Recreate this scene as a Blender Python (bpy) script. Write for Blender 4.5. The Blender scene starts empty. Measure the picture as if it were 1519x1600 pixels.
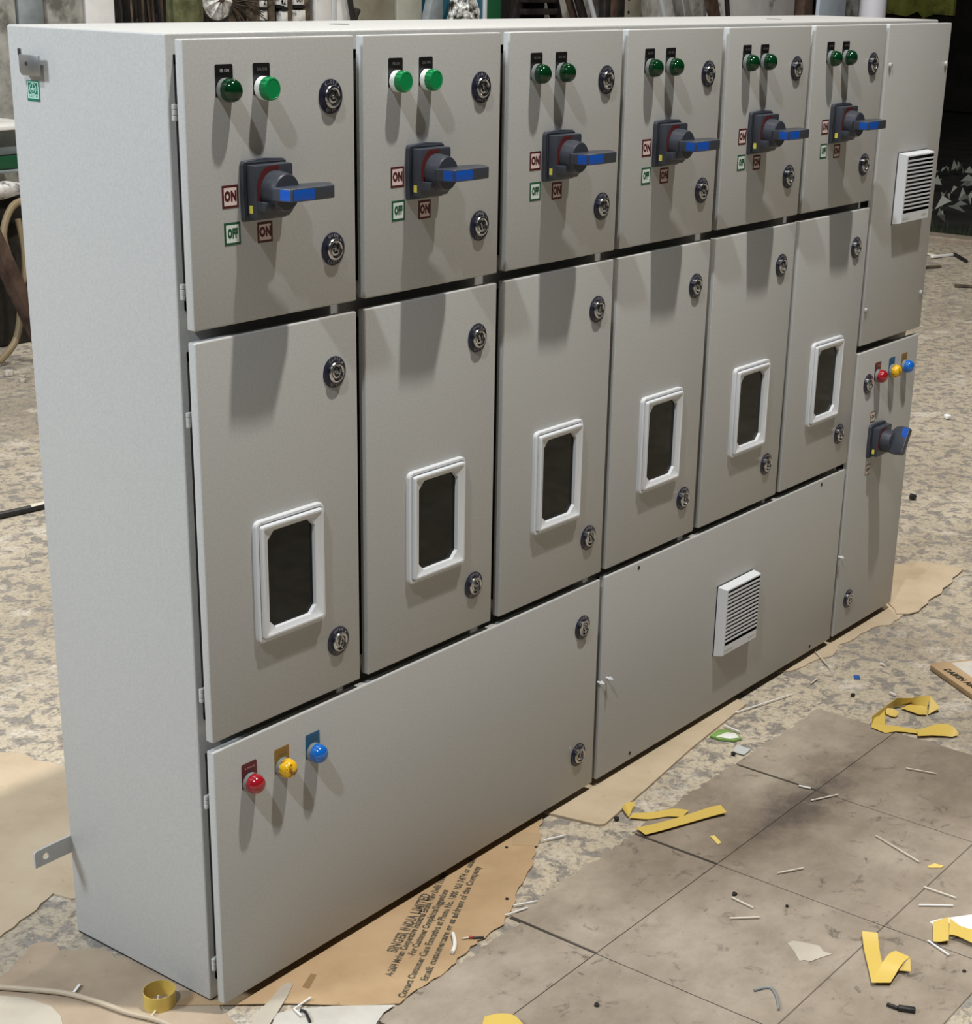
import bpy, bmesh, math, random
from mathutils import Vector, Matrix
random.seed(7)
scene = bpy.context.scene
COL = scene.collection

# ---------------------------------------------------------------- camera
cam_data = bpy.data.cameras.new('camera')
cam = bpy.data.objects.new('camera', cam_data)
COL.objects.link(cam)
scene.camera = cam
RIGHT = Vector((0.61120749, -0.7912036, 0.0205491))
DOWN = Vector((-0.261607, -0.22645999, -0.93823113))
FWD = Vector((0.7469854, 0.5680781, -0.34539844))
m = Matrix.Identity(4)
for i in range(3):
    m[i][0] = RIGHT[i]; m[i][1] = -DOWN[i]; m[i][2] = -FWD[i]
m[0][3], m[1][3], m[2][3] = -1.46266881, -1.62927891, 1.48340922
cam.matrix_world = m
cam_data.sensor_fit = 'HORIZONTAL'
cam_data.sensor_width = 36.0
cam_data.lens = 2623.504 * 36.0 / 1519.0
cam_data.shift_x = -33.165 / 1519.0
cam_data.shift_y = 124.016 / 1519.0
cam_data.clip_start = 0.05
cam_data.clip_end = 200

# ---------------------------------------------------------------- light and exposure
scene.view_settings.view_transform = 'Standard'
scene.view_settings.look = 'None'
scene.view_settings.gamma = 1.0
scene.view_settings.use_curve_mapping = False
scene.view_settings.exposure = 0.0
world = bpy.data.worlds.new('night_air'); scene.world = world
world.use_nodes = True
bg = world.node_tree.nodes['Background']
bg.inputs['Color'].default_value = (0.90, 0.95, 1.0, 1)
bg.inputs['Strength'].default_value = 0.02

def lamp(name, loc, power, color, radius):
    l = bpy.data.lights.new(name, 'POINT')
    l.energy = power; l.color = color; l.shadow_soft_size = radius
    o = bpy.data.objects.new(name, l); o.location = loc; COL.objects.link(o)
lamp('bay_or_fill_lamp', (0.97, -1.5, 6.55), 1420, (1.0, 0.955, 0.875), 0.09)
lamp('bay_or_fill_lamp', (-3.8, -1.65, 6.5), 900, (0.90, 0.955, 1.0), 0.09)
lamp('bay_or_fill_lamp', (-4.8, 2.4, 4.6), 1300, (0.84, 0.92, 1.0), 0.6)  # added soft fill, out of view, to brighten the left side sheet evenly
lamp('bay_or_fill_lamp', (4.5, 2.2, 6.5), 600, (1.0, 0.95, 0.88), 0.4)  # added fill behind the panel, out of view, for its bright top

# ---------------------------------------------------------------- materials
def nt(name):
    ma = bpy.data.materials.new(name); ma.use_nodes = True
    t = ma.node_tree; b = t.nodes['Principled BSDF']
    return ma, t, b
def simple(name, col, rough=0.5, metal=0.0, spec=0.5, coat=0.0):
    ma, t, b = nt(name)
    b.inputs['Base Color'].default_value = (*col, 1)
    b.inputs['Roughness'].default_value = rough
    b.inputs['Metallic'].default_value = metal
    b.inputs['Specular IOR Level'].default_value = spec
    b.inputs['Coat Weight'].default_value = coat
    return ma
def ramp(t, fac, stops):
    r = t.nodes.new('ShaderNodeValToRGB')
    e = r.color_ramp.elements
    while len(e) < len(stops): e.new(0.5)
    for k, (p, c) in enumerate(stops):
        e[k].position = p; e[k].color = (*c, 1) if len(c) == 3 else c
    t.links.new(fac, r.inputs['Fac'])
    return r.outputs['Color']
def noise(t, scale, detail=6, rough=0.6, stretch=None, dist=0.0):
    tc = t.nodes.new('ShaderNodeTexCoord')
    mp = t.nodes.new('ShaderNodeMapping')
    if stretch: mp.inputs['Scale'].default_value = stretch
    t.links.new(tc.outputs['Object'], mp.inputs['Vector'])
    n = t.nodes.new('ShaderNodeTexNoise')
    n.inputs['Scale'].default_value = scale; n.inputs['Detail'].default_value = detail
    n.inputs['Roughness'].default_value = rough; n.inputs['Distortion'].default_value = dist
    t.links.new(mp.outputs['Vector'], n.inputs['Vector'])
    return n.outputs['Fac']
def voro(t, scale, stretch=None, feature='F1', out='Distance'):
    tc = t.nodes.new('ShaderNodeTexCoord'); mp = t.nodes.new('ShaderNodeMapping')
    if stretch: mp.inputs['Scale'].default_value = stretch
    t.links.new(tc.outputs['Object'], mp.inputs['Vector'])
    n = t.nodes.new('ShaderNodeTexVoronoi'); n.feature = feature
    n.inputs['Scale'].default_value = scale
    t.links.new(mp.outputs['Vector'], n.inputs['Vector'])
    return n.outputs[out]
def mix(t, fac, a, b, mode='MIX'):
    n = t.nodes.new('ShaderNodeMix'); n.data_type = 'RGBA'; n.blend_type = mode
    if hasattr(fac, 'is_linked'): t.links.new(fac, n.inputs[0])
    else: n.inputs[0].default_value = fac
    for s, v in ((n.inputs[6], a), (n.inputs[7], b)):
        if hasattr(v, 'is_linked'): t.links.new(v, s)
        else: s.default_value = (*v, 1)
    return n.outputs[2]
def bump(t, b, h, strength=0.3, dist=0.01):
    n = t.nodes.new('ShaderNodeBump')
    n.inputs['Strength'].default_value = strength; n.inputs['Distance'].default_value = dist
    t.links.new(h, n.inputs['Height']); t.links.new(n.outputs['Normal'], b.inputs['Normal'])
def mottled(name, stops, scale, rough=0.8, detail=8, stretch=None, bump_s=0.0, bump_d=0.004, spec=0.3):
    ma, t, b = nt(name)
    f = noise(t, scale, detail, 0.62, stretch)
    t.links.new(ramp(t, f, stops), b.inputs['Base Color'])
    b.inputs['Roughness'].default_value = rough; b.inputs['Specular IOR Level'].default_value = spec
    if bump_s: bump(t, b, f, bump_s, bump_d)
    return ma

def make_paint():
    ma, t, b = nt('powder_coat')
    f = noise(t, 260, 3, 0.7)
    t.links.new(ramp(t, f, [(0.3, (0.405, 0.405, 0.395)), (0.7, (0.47, 0.47, 0.458))]), b.inputs['Base Color'])
    b.inputs['Roughness'].default_value = 0.42
    b.inputs['Specular IOR Level'].default_value = 0.4
    bump(t, b, noise(t, 420, 2, 0.6), 0.12, 0.0006)
    return ma
def make_floor():
    ma, t, b = nt('worn_concrete')
    big = noise(t, 1.1, 6, 0.6)
    base = ramp(t, big, [(0.32, (0.31, 0.265, 0.205)), (0.5, (0.43, 0.37, 0.285)), (0.7, (0.52, 0.45, 0.35))])
    chip = noise(t, 25, 6, 0.68, (1.0, 1.0, 1.0), 0.5)
    cm = ramp(t, chip, [(0.50, (0, 0, 0)), (0.56, (1, 1, 1))])
    c1 = mix(t, cm, base, (0.245, 0.222, 0.195))
    pale = noise(t, 6, 8, 0.7)
    pm = ramp(t, pale, [(0.55, (0, 0, 0)), (0.64, (1, 1, 1))])
    c2 = mix(t, pm, c1, (0.53, 0.48, 0.405))
    grit = noise(t, 90, 5, 0.8)
    gm = ramp(t, grit, [(0.36, (0.55, 0.54, 0.52)), (0.5, (1, 1, 1)), (0.72, (1.2, 1.19, 1.16))])
    c3 = mix(t, 0.9, c2, gm, 'MULTIPLY')
    t.links.new(c3, b.inputs['Base Color'])
    b.inputs['Roughness'].default_value = 0.85; b.inputs['Specular IOR Level'].default_value = 0.25
    bump(t, b, mix(t, 0.5, cm, grit), 0.35, 0.004)
    return ma
def make_tiles():
    ma, t, b = nt('stone_slab')
    big = noise(t, 2.2, 6, 0.6)
    base = ramp(t, big, [(0.33, (0.215, 0.172, 0.130)), (0.52, (0.295, 0.243, 0.190)), (0.70, (0.39, 0.335, 0.268))])
    st = noise(t, 24, 6, 0.7, None, 0.8)
    sm = ramp(t, st, [(0.57, (0, 0, 0)), (0.66, (1, 1, 1))])
    area = ramp(t, noise(t, 3.2, 3, 0.5), [(0.42, (0, 0, 0)), (0.58, (0.8, 0.8, 0.8))])
    mm = mix(t, 1.0, sm, area, 'MULTIPLY')
    c = mix(t, mm, base, (0.095, 0.08, 0.066))
    tc = t.nodes.new('ShaderNodeTexCoord'); sep = t.nodes.new('ShaderNodeSeparateXYZ'); t.links.new(tc.outputs['Object'], sep.inputs[0])
    def band(out, c0, w):      # 1 on the line, 0 at distance w
        a = t.nodes.new('ShaderNodeMath'); a.operation = 'SUBTRACT'; t.links.new(out, a.inputs[0]); a.inputs[1].default_value = c0
        q = t.nodes.new('ShaderNodeMath'); q.operation = 'ABSOLUTE'; t.links.new(a.outputs[0], q.inputs[0])
        r = t.nodes.new('ShaderNodeMapRange'); t.links.new(q.outputs[0], r.inputs[0]); r.inputs[1].default_value = 0; r.inputs[2].default_value = w
        r.inputs[3].default_value = 1; r.inputs[4].default_value = 0; return r.outputs[0]
    def mul(x, y):
        a = t.nodes.new('ShaderNodeMath'); a.operation = 'MULTIPLY'; t.links.new(x, a.inputs[0]); t.links.new(y, a.inputs[1]); return a.outputs[0]
    grime_shade = mul(mul(band(sep.outputs[1], -0.34, 0.13), band(sep.outputs[0], 1.18, 0.48)), noise(t, 14, 7, 0.75))
    gm = ramp(t, grime_shade, [(0.08, (0, 0, 0)), (0.42, (0.85, 0.85, 0.85))])
    c = mix(t, gm, c, (0.085, 0.068, 0.054))
    sp = ramp(t, noise(t, 55, 4, 0.7), [(0.27, (0.45, 0.42, 0.4)), (0.35, (1, 1, 1))])
    c = mix(t, 0.8, c, sp, 'MULTIPLY')
    scuff = ramp(t, noise(t, 8, 8, 0.75, (1, 1.5, 1), 0.15), [(0.38, (0.74, 0.72, 0.70)), (0.55, (1, 1, 1)), (0.66, (1.12, 1.12, 1.12))])
    c = mix(t, 0.6, c, scuff, 'MULTIPLY')
    t.links.new(c, b.inputs['Base Color'])
    b.inputs['Roughness'].default_value = 0.7; b.inputs['Specular IOR Level'].default_value = 0.3
    bump(t, b, noise(t, 60, 5, 0.7), 0.12, 0.002)
    return ma
def make_card(name, dark, mid, light):
    ma, t, b = nt(name)
    base = ramp(t, noise(t, 5, 6, 0.6), [(0.3, dark), (0.5, mid), (0.72, light)])
    sp = ramp(t, noise(t, 45, 5, 0.75), [(0.27, (0.5, 0.45, 0.4)), (0.36, (1, 1, 1))])
    t.links.new(mix(t, 0.9, base, sp, 'MULTIPLY'), b.inputs['Base Color'])
    b.inputs['Roughness'].default_value = 0.75; b.inputs['Specular IOR Level'].default_value = 0.25
    bump(t, b, noise(t, 120, 3, 0.6, (1, 6, 1)), 0.08, 0.001)
    return ma
def make_wall():
    ma, t, b = nt('stained_plaster')
    base = ramp(t, noise(t, 1.3, 8, 0.65), [(0.34, (0.17, 0.16, 0.14)), (0.47, (0.42, 0.41, 0.38)), (0.62, (0.62, 0.61, 0.58))])
    s = ramp(t, noise(t, 5.0, 8, 0.75, (1.4, 1, 0.7)), [(0.40, (0.35, 0.33, 0.28)), (0.52, (1, 1, 1))])
    t.links.new(mix(t, 0.85, base, s, 'MULTIPLY'), b.inputs['Base Color'])
    b.inputs['Roughness'].default_value = 0.9
    bump(t, b, noise(t, 14, 6, 0.7), 0.3, 0.02)
    return ma
def make_yard_wall():
    ma, t, b = nt('olive_wall')
    f = noise(t, 2.2, 7, 0.7)
    t.links.new(ramp(t, f, [(0.36, (0.06, 0.06, 0.015)), (0.5, (0.30, 0.32, 0.06)), (0.66, (0.42, 0.42, 0.10))]), b.inputs['Base Color'])
    b.inputs['Roughness'].default_value = 0.9
    return ma

M = {}
M['paint'] = make_paint()
M['floor'] = make_floor()
M['tiles'] = make_tiles()
M['card'] = make_card('brown_cardboard', (0.34, 0.225, 0.125), (0.42, 0.29, 0.165), (0.48, 0.34, 0.205))
M['card_pale'] = make_card('pale_cardboard', (0.40, 0.315, 0.215), (0.48, 0.385, 0.27), (0.54, 0.445, 0.325))
M['card_dirty'] = make_card('dirty_cardboard', (0.27, 0.20, 0.14), (0.36, 0.28, 0.20), (0.44, 0.35, 0.255))
M['paper_grey'] = make_card('grey_paper', (0.36, 0.32, 0.26), (0.44, 0.395, 0.325), (0.50, 0.455, 0.38))
M['paper'] = mottled('white_paper', [(0.3, (0.42, 0.39, 0.345)), (0.7, (0.58, 0.55, 0.50))], 9, 0.6)
M['wall'] = make_wall()
M['yard'] = make_yard_wall()
M['soil'] = mottled('dark_soil', [(0.35, (0.004, 0.004, 0.004)), (0.7, (0.022, 0.02, 0.016))], 3, 0.95)
M['gasket'] = simple('black_rubber', (0.012, 0.012, 0.012), 0.7)
M['white_plastic'] = simple('white_plastic', (0.66, 0.68, 0.71), 0.4)
M['bezel_grey'] = simple('grey_plastic', (0.20, 0.22, 0.22), 0.4)
M['bezel_white'] = simple('white_bezel', (0.82, 0.84, 0.84), 0.35)
M['lens_dark'] = simple('dark_green_lens', (0.0014, 0.030, 0.008), 0.10, spec=0.5)
M['lens_green'] = simple('bright_green_lens', (0.004, 0.24, 0.07), 0.25, spec=0.5)
M['lens_red'] = simple('red_lens', (0.33, 0.008, 0.018), 0.14, spec=0.6, coat=0.4)
M['lens_yellow'] = mottled('yellow_lens', [(0.40, (0.25, 0.11, 0.01)), (0.46, (0.80, 0.47, 0.015))], 60, 0.25, 3, spec=0.5)
M['lens_blue'] = simple('blue_lens', (0.006, 0.13, 0.52), 0.14, spec=0.6, coat=0.4)
M['black_plate'] = simple('black_engraved_plate', (0.008, 0.008, 0.009), 0.35)
M['plate_red'] = simple('maroon_plate', (0.10, 0.010, 0.016), 0.4)
M['plate_ochre'] = simple('ochre_plate', (0.27, 0.155, 0.03), 0.45)
M['plate_blue'] = simple('blue_plate', (0.012, 0.10, 0.20), 0.4)
M['plate_text'] = simple('engraving', (0.42, 0.42, 0.42), 0.5)
M['plate_text_dim'] = simple('faint_engraving', (0.12, 0.12, 0.12), 0.5)
M['plate_text_pink'] = simple('pink_engraving', (0.45, 0.20, 0.20), 0.5)
M['navy'] = simple('navy_label', (0.010, 0.011, 0.032), 0.35)
M['chrome'] = simple('chrome', (0.50, 0.50, 0.51), 0.20, 1.0)
M['steel'] = simple('brushed_steel', (0.36, 0.36, 0.36), 0.38, 1.0)
M['handle'] = simple('slate_grey_plastic', (0.042, 0.048, 0.063), 0.40)
M['handle_dark'] = simple('dark_gasket_plastic', (0.010, 0.012, 0.018), 0.45)
M['handle_red'] = simple('dark_red_print', (0.10, 0.012, 0.012), 0.5)
M['handle_blue'] = simple('blue_insert', (0.006, 0.085, 0.46), 0.3)
M['yellow_mark'] = simple('yellow_mark', (0.75, 0.66, 0.09), 0.5)
M['st_red'] = simple('maroon_print', (0.075, 0.008, 0.010), 0.5)
M['st_green'] = simple('green_print', (0.006, 0.075, 0.036), 0.5)
M['st_pink'] = simple('pinkish_sticker', (0.74, 0.60, 0.58), 0.5)
M['st_mint'] = simple('pale_sticker', (0.66, 0.74, 0.68), 0.5)
M['earth_green'] = simple('earth_green', (0.008, 0.14, 0.085), 0.45)
M['earth_mint'] = simple('earth_mint', (0.42, 0.66, 0.57), 0.5)
M['glass'] = simple('smoked_acrylic', (0.006, 0.007, 0.005), 0.05, spec=0.22)
M['tape'] = simple('yellow_tape', (0.60, 0.43, 0.10), 0.30, spec=0.5)
M['tape_pale'] = simple('pale_yellow_tape', (0.72, 0.55, 0.16), 0.4)
M['cream'] = simple('cream_plastic', (0.66, 0.60, 0.50), 0.5)
M['white'] = simple('white_nylon', (0.80, 0.79, 0.76), 0.45)
M['black'] = simple('black_plastic', (0.012, 0.012, 0.012), 0.5)
M['grime_shade'] = simple('seam_grime_shade', (0.045, 0.036, 0.028), 0.9)
M['red'] = simple('red_sleeve', (0.45, 0.04, 0.03), 0.5)
M['cable'] = simple('beige_cable', (0.44, 0.36, 0.26), 0.55)
M['ink'] = mottled('grey_ink', [(0.50, (0.07, 0.058, 0.04)), (0.68, (0.26, 0.19, 0.12))], 160, 0.7, 3)
M['ink_black'] = simple('black_ink', (0.02, 0.016, 0.012), 0.7)
M['brown_tape'] = simple('brown_tape', (0.27, 0.175, 0.085), 0.3)
M['clear_tape'] = simple('tan_tape', (0.42, 0.30, 0.18), 0.25)
M['green_film'] = simple('lime_film', (0.22, 0.38, 0.10), 0.3)
M['blue_chip'] = simple('blue_chip', (0.02, 0.09, 0.33), 0.4)
M['grey_chip'] = simple('pale_grey_card', (0.52, 0.54, 0.53), 0.5)

# ---------------------------------------------------------------- mesh helpers
class MB:
    """collects shapes, each with a material, into one mesh"""
    def __init__(self):
        self.bm = bmesh.new(); self.mats = []
    def mi(self, mat):
        if mat not in self.mats: self.mats.append(mat)
        return self.mats.index(mat)
    def add(self, verts, faces, mat, bevel=0.0, seg=2, matmap=None, xf=None):
        b = bmesh.new()
        vs = [b.verts.new(v) for v in verts]
        i = self.mi(mat)
        for k, f in enumerate(faces):
            try: fc = b.faces.new([vs[q] for q in f])
            except ValueError: continue
            fc.material_index = self.mi(matmap[k]) if matmap and k in matmap else i
        if bevel > 0:
            bmesh.ops.bevel(b, geom=list(b.edges), offset=bevel, segments=seg, affect='EDGES', profile=0.5, clamp_overlap=True)
        if xf is not None: bmesh.ops.transform(b, matrix=xf, verts=b.verts)
        bmesh.ops.recalc_face_normals(b, faces=b.faces)
        self.join(b)
    def join(self, b):
        me = bpy.data.meshes.new('t'); b.to_mesh(me); b.free()
        self.bm.from_mesh(me); bpy.data.meshes.remove(me)
    def box(self, x0, x1, y0, y1, z0, z1, mat, bevel=0.0, seg=2, xf=None):
        v = [(x0,y0,z0),(x1,y0,z0),(x1,y1,z0),(x0,y1,z0),(x0,y0,z1),(x1,y0,z1),(x1,y1,z1),(x0,y1,z1)]
        f = [(3,2,1,0),(4,5,6,7),(0,1,5,4),(1,2,6,5),(2,3,7,6),(3,0,4,7)]
        self.add(v, f, mat, bevel, seg, None, xf)
    def loops(self, loops, mat, cap0=True, cap1=True, matmap=None, xf=None):
        n = len(loops[0]); v = [p for l in loops for p in l]; f = []; mm = {}
        for k in range(len(loops) - 1):
            for i in range(n):
                j = (i + 1) % n
                if matmap and k in matmap: mm[len(f)] = matmap[k]
                f.append((k*n+i, k*n+j, (k+1)*n+j, (k+1)*n+i))
        if cap0: f.append(tuple(range(n))[::-1])
        if cap1: f.append(tuple((len(loops)-1)*n + i for i in range(n)))
        self.add(v, f, mat, 0, 2, mm, xf)
    def lathe_y(self, prof, mat, n=28, matmap=None, xf=None, cap0=True, cap1=True):
        L = [[(r*math.cos(2*math.pi*i/n), y, r*math.sin(2*math.pi*i/n)) for i in range(n)] for r, y in prof]
        self.loops(L, mat, cap0, cap1, matmap, xf)
    def prism(self, poly, z0, z1, mat, bevel=0.0, matmap=None, xf=None, seg=2):
        n = len(poly)
        v = [(p[0], p[1], z0) for p in poly] + [(p[0], p[1], z1) for p in poly]
        f = [(i, (i+1) % n, n+(i+1) % n, n+i) for i in range(n)] + [tuple(range(n))[::-1], tuple(range(n, 2*n))]
        self.add(v, f, mat, bevel, seg, matmap, xf)
    def tube(self, pts, r, mat, n=8, smooth=3):
        P = [Vector(p) for p in pts]
        if smooth and len(P) > 2:
            Q = []
            for i in range(len(P)-1):
                a = P[max(i-1,0)]; b = P[i]; c = P[i+1]; d = P[min(i+2,len(P)-1)]
                for k in range(smooth):
                    u = k/smooth
                    Q.append(0.5*((2*b)+(-a+c)*u+(2*a-5*b+4*c-d)*u*u+(-a+3*b-3*c+d)*u**3))
            Q.append(P[-1]); P = Q
        L = []; s = None
        for i, p in enumerate(P):
            d = (P[min(i+1,len(P)-1)]-P[max(i-1,0)]).normalized()
            if s is None:
                up = Vector((0,0,1)) if abs(d.z) < 0.95 else Vector((1,0,0))
                s = d.cross(up).normalized()
            else:
                s = (s - d*s.dot(d)).normalized()
            u = s.cross(d)
            rr = r(i/(len(P)-1)) if callable(r) else r
            L.append([tuple(p+s*math.cos(2*math.pi*k/n)*rr+u*math.sin(2*math.pi*k/n)*rr) for k in range(n)])
        self.loops(L, mat)
    def bar(self, a, b, w, h, mat, bevel=0.0):
        """square-section bar between two points"""
        a = Vector(a); b = Vector(b); d = (b-a); L = d.length; d.normalize()
        up = Vector((0,0,1)) if abs(d.z) < 0.95 else Vector((0,1,0))
        s = d.cross(up).normalized(); u = s.cross(d)
        xf = Matrix(((d.x,s.x,u.x,a.x),(d.y,s.y,u.y,a.y),(d.z,s.z,u.z,a.z),(0,0,0,1)))
        self.box(0, L, -w/2, w/2, -h/2, h/2, mat, bevel, 2, xf)
    def ribbon(self, pairs, mat, th=0.0006, smooth=True):
        """a strip of tape: pairs (ax,ay,az,bx,by,bz) give its two edges"""
        A = [Vector(p[:3]) for p in pairs]; B = [Vector(p[3:]) for p in pairs]
        def sub(L):
            Q = []
            for i in range(len(L)-1):
                a = L[max(i-1,0)]; b = L[i]; c = L[i+1]; d = L[min(i+2,len(L)-1)]
                for k in range(4):
                    u = k/4
                    Q.append(0.5*((2*b)+(-a+c)*u+(2*a-5*b+4*c-d)*u*u+(-a+3*b-3*c+d)*u**3))
            Q.append(L[-1]); return Q
        if smooth: A = sub(A); B = sub(B)
        L = []
        for i in range(len(A)):
            t = A[min(i+1,len(A)-1)]-A[max(i-1,0)]; w = B[i]-A[i]
            nrm = t.cross(w)
            nrm = nrm.normalized()*th/2 if nrm.length > 1e-9 else Vector((0,0,th/2))
            L.append([tuple(A[i]+nrm), tuple(B[i]+nrm), tuple(B[i]-nrm), tuple(A[i]-nrm)])
        self.loops(L, mat)
    def text(self, s, size, mat, xf, depth=0.0, align='CENTER', space=1.0, sx=1.0, bold=0.0, width=None):
        cu = bpy.data.curves.new('txt', 'FONT')
        cu.body = s; cu.size = size; cu.align_x = align; cu.align_y = 'CENTER'
        cu.space_character = space; cu.extrude = depth; cu.resolution_u = 2; cu.offset = bold
        ob = bpy.data.objects.new('txt', cu)
        me = bpy.data.meshes.new_from_object(ob)
        b = bmesh.new(); b.from_mesh(me)
        i = self.mi(mat)
        for f in b.faces: f.material_index = i
        if width: sx = width/max(v.co.x for v in b.verts)
        bmesh.ops.transform(b, matrix=xf @ Matrix.Diagonal((sx, 1, 1, 1)), verts=b.verts)
        self.join(b)
        bpy.data.objects.remove(ob); bpy.data.curves.remove(cu); bpy.data.meshes.remove(me)
    def mesh(self, name, sharp=32):
        bm = self.bm
        lim = math.radians(sharp)
        for f in bm.faces: f.smooth = True
        for e in bm.edges:
            e.smooth = not (len(e.link_faces) != 2 or e.calc_face_angle(0) > lim)
        me = bpy.data.meshes.new(name)
        bm.to_mesh(me); bm.free()
        for mname in self.mats: me.materials.append(M[mname])
        return me

ORG = {}
def place(name, me, parent=None, loc=(0,0,0), label=None):
    o = bpy.data.objects.new(name, me); COL.objects.link(o)
    ORG[o] = Vector(loc)
    if parent is not None:
        o.parent = parent; o.location = ORG[o] - ORG[parent]
    else: o.location = loc
    if label: o['label'] = label
    return o
def build(mb, name, parent=None, org=(0,0,0), label=None, sharp=32):
    """links a collected shape given in world coordinates, with its origin at org"""
    bmesh.ops.translate(mb.bm, vec=-Vector(org), verts=mb.bm.verts)
    return place(name, mb.mesh(name, sharp), parent, org, label)
def tag(o, label, cat, group=None, kind=None):
    o['label'] = label; o['category'] = cat
    if group: o['group'] = group
    if kind: o['kind'] = kind
    return o
def root(name, loc, label, cat, group=None):
    o = bpy.data.objects.new(name, None); COL.objects.link(o)
    o.location = loc; o.empty_display_size = 0.1; ORG[o] = Vector(loc)
    return tag(o, label, cat, group)
def struct(mb, name, org=(0,0,0)):
    o = build(mb, name, None, org); o['kind'] = 'structure'; return o
def front(x, y, z): # maps text drawn in x-y onto a face that looks towards -y
    return Matrix(((1,0,0,x),(0,0,-1,y),(0,1,0,z),(0,0,0,1)))
def flat(x, y, z, ang, s=1.0): # text lying on the floor
    return Matrix.Translation((x,y,z)) @ Matrix.Rotation(ang, 4, 'Z')
def jag(poly, amp, step=0.012, seed=1, only=None):
    """a torn outline: every edge is broken into short uneven pieces"""
    rnd = random.Random(seed); out = []
    for i in range(len(poly)):
        a = Vector(poly[i]); b = Vector(poly[(i+1) % len(poly)]); d = b-a; L = d.length
        out.append(tuple(a))
        if L < 1e-6 or (only and i not in only): continue
        nrm = Vector((-d.y, d.x))/L; k = max(1, int(L/step))
        for q in range(1, k): out.append(tuple(a+d*(q+rnd.uniform(-.3,.3))/k+nrm*rnd.uniform(-amp, amp)))
    return out
def centroid(poly): return (sum(p[0] for p in poly)/len(poly), sum(p[1] for p in poly)/len(poly), 0)
def sheet(name, poly, z0, z1, mat, label, cat, group=None, extra=None):
    mb = MB(); mb.prism(poly, z0, z1, mat)
    if extra: extra(mb)
    c = centroid(poly)
    return tag(build(mb, name, None, (c[0], c[1], z0)), label, cat, group)
def rr(x0, x1, z0, z1, r, y, n=4, cut=False):
    """rounded (or corner-cut) rectangle in the x-z plane at depth y"""
    P = []
    for cx, cz, a0 in ((x1-r,z1-r,0),(x0+r,z1-r,90),(x0+r,z0+r,180),(x1-r,z0+r,270)):
        for k in range(n+1):
            u = k/n
            if cut:
                a = math.radians(a0); b = math.radians(a0+90)
                px = math.cos(a)*(1-u)+math.cos(b)*u; pz = math.sin(a)*(1-u)+math.sin(b)*u
            else:
                a = math.radians(a0+90*u); px = math.cos(a); pz = math.sin(a)
            P.append((cx+r*px, y, cz+r*pz))
    return P

# ---------------------------------------------------------------- measured outlines on the floor, in metres
CARTON_LEFT_REAR = [(0.3106, 1.0493), (0.3395, 1.0058), (0.3667, 0.96), (0.3608, 0.922), (0.3757, 0.8954), (0.3786, 0.8654), (0.398, 0.8116), (0.0915, 0.426), (0.0696, 0.4458), (0.0604, 0.4832), (-0.0093, 0.4576), (-0.0803, 0.4386), (-0.1339, 0.4322)]
CARTON_BROWN = [(-0.203, 0.3202), (-0.1167, 0.3537), (-0.0675, 0.3813), (-0.0397, 0.3685), (-0.0434, 0.3315), (-0.0172, 0.3085), (0.0023, 0.2819), (-0.0018, 0.2489), (0.011, 0.2333), (0.0596, 0.1978), (0.0428, 0.0759), (0.0049, 0.0142), (-0.0176, -0.1108), (-0.2818, 0.2116)]
SHEET_GREY = [(-0.1989, 0.3259), (-0.1621, 0.2651), (-0.1514, 0.2176), (-0.1581, 0.1865), (-0.1929, 0.1277), (-0.2818, 0.2116)]
CARTON_PRINTED = [(-0.0342, 0.0776), (0.0161, 0.0191), (0.0801, -0.0534), (0.1431, -0.1407), (0.1884, -0.1851), (0.2442, -0.1825), (0.3066, -0.1825), (0.3812, -0.1679), (0.4701, -0.1685), (0.5217, -0.1449), (0.569, -0.1196), (0.6121, -0.1036), (0.6977, -0.0647), (0.7143, -0.048), (0.7589, -0.0264), (0.8065, 0.0016), (0.8269, 0.0287), (0.62, 0.08), (0.03, 0.08)]
PAPER_WHITE = [(0.1172, -0.1118), (0.1802, -0.1832), (0.154, -0.183), (0.1307, -0.1909), (0.0858, -0.2122), (-0.0065, -0.0996), (0.0476, -0.0586), (0.0815, -0.079)]
STRIP_CURLED = [(0.1057, -0.0143), (0.1182, -0.0157), (0.1195, -0.0255), (0.0934, -0.0402), (0.0541, -0.0588), (0.0305, -0.069), (-0.0069, -0.0867), (-0.0218, -0.0686), (0.0257, -0.0373), (0.0628, -0.0297)]
STRIP_LONG = [(0.829, 0.0183), (0.8548, -0.0913), (0.8645, -0.099), (1.0371, -0.0781), (1.2483, -0.0491), (1.5156, -0.0234), (1.5281, 0.0095), (1.5, 0.037), (0.8, 0.037)]
STRIP_TORN = [(2.3358, 0.0134), (2.2549, -0.0458), (2.1663, -0.0501), (2.1468, -0.0339), (2.1114, -0.0255), (2.0115, -0.0244), (1.971, -0.0147), (1.9211, -0.0303), (1.8816, -0.0324), (1.8618, -0.0212), (1.7968, -0.016), (1.7475, -0.0048), (1.7085, 0.0181), (1.7, 0.036), (2.27, 0.036)]
SHEET_FAR = [(2.5478, 0.1421), (2.5813, 0.1431), (2.6605, 0.0921), (2.6753, 0.043), (2.676, -0.021), (2.5227, -0.0429), (2.3681, -0.0594), (2.2961, -0.0663), (2.2634, -0.0556), (2.2422, -0.0311), (2.3012, 0.0181)]
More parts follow.
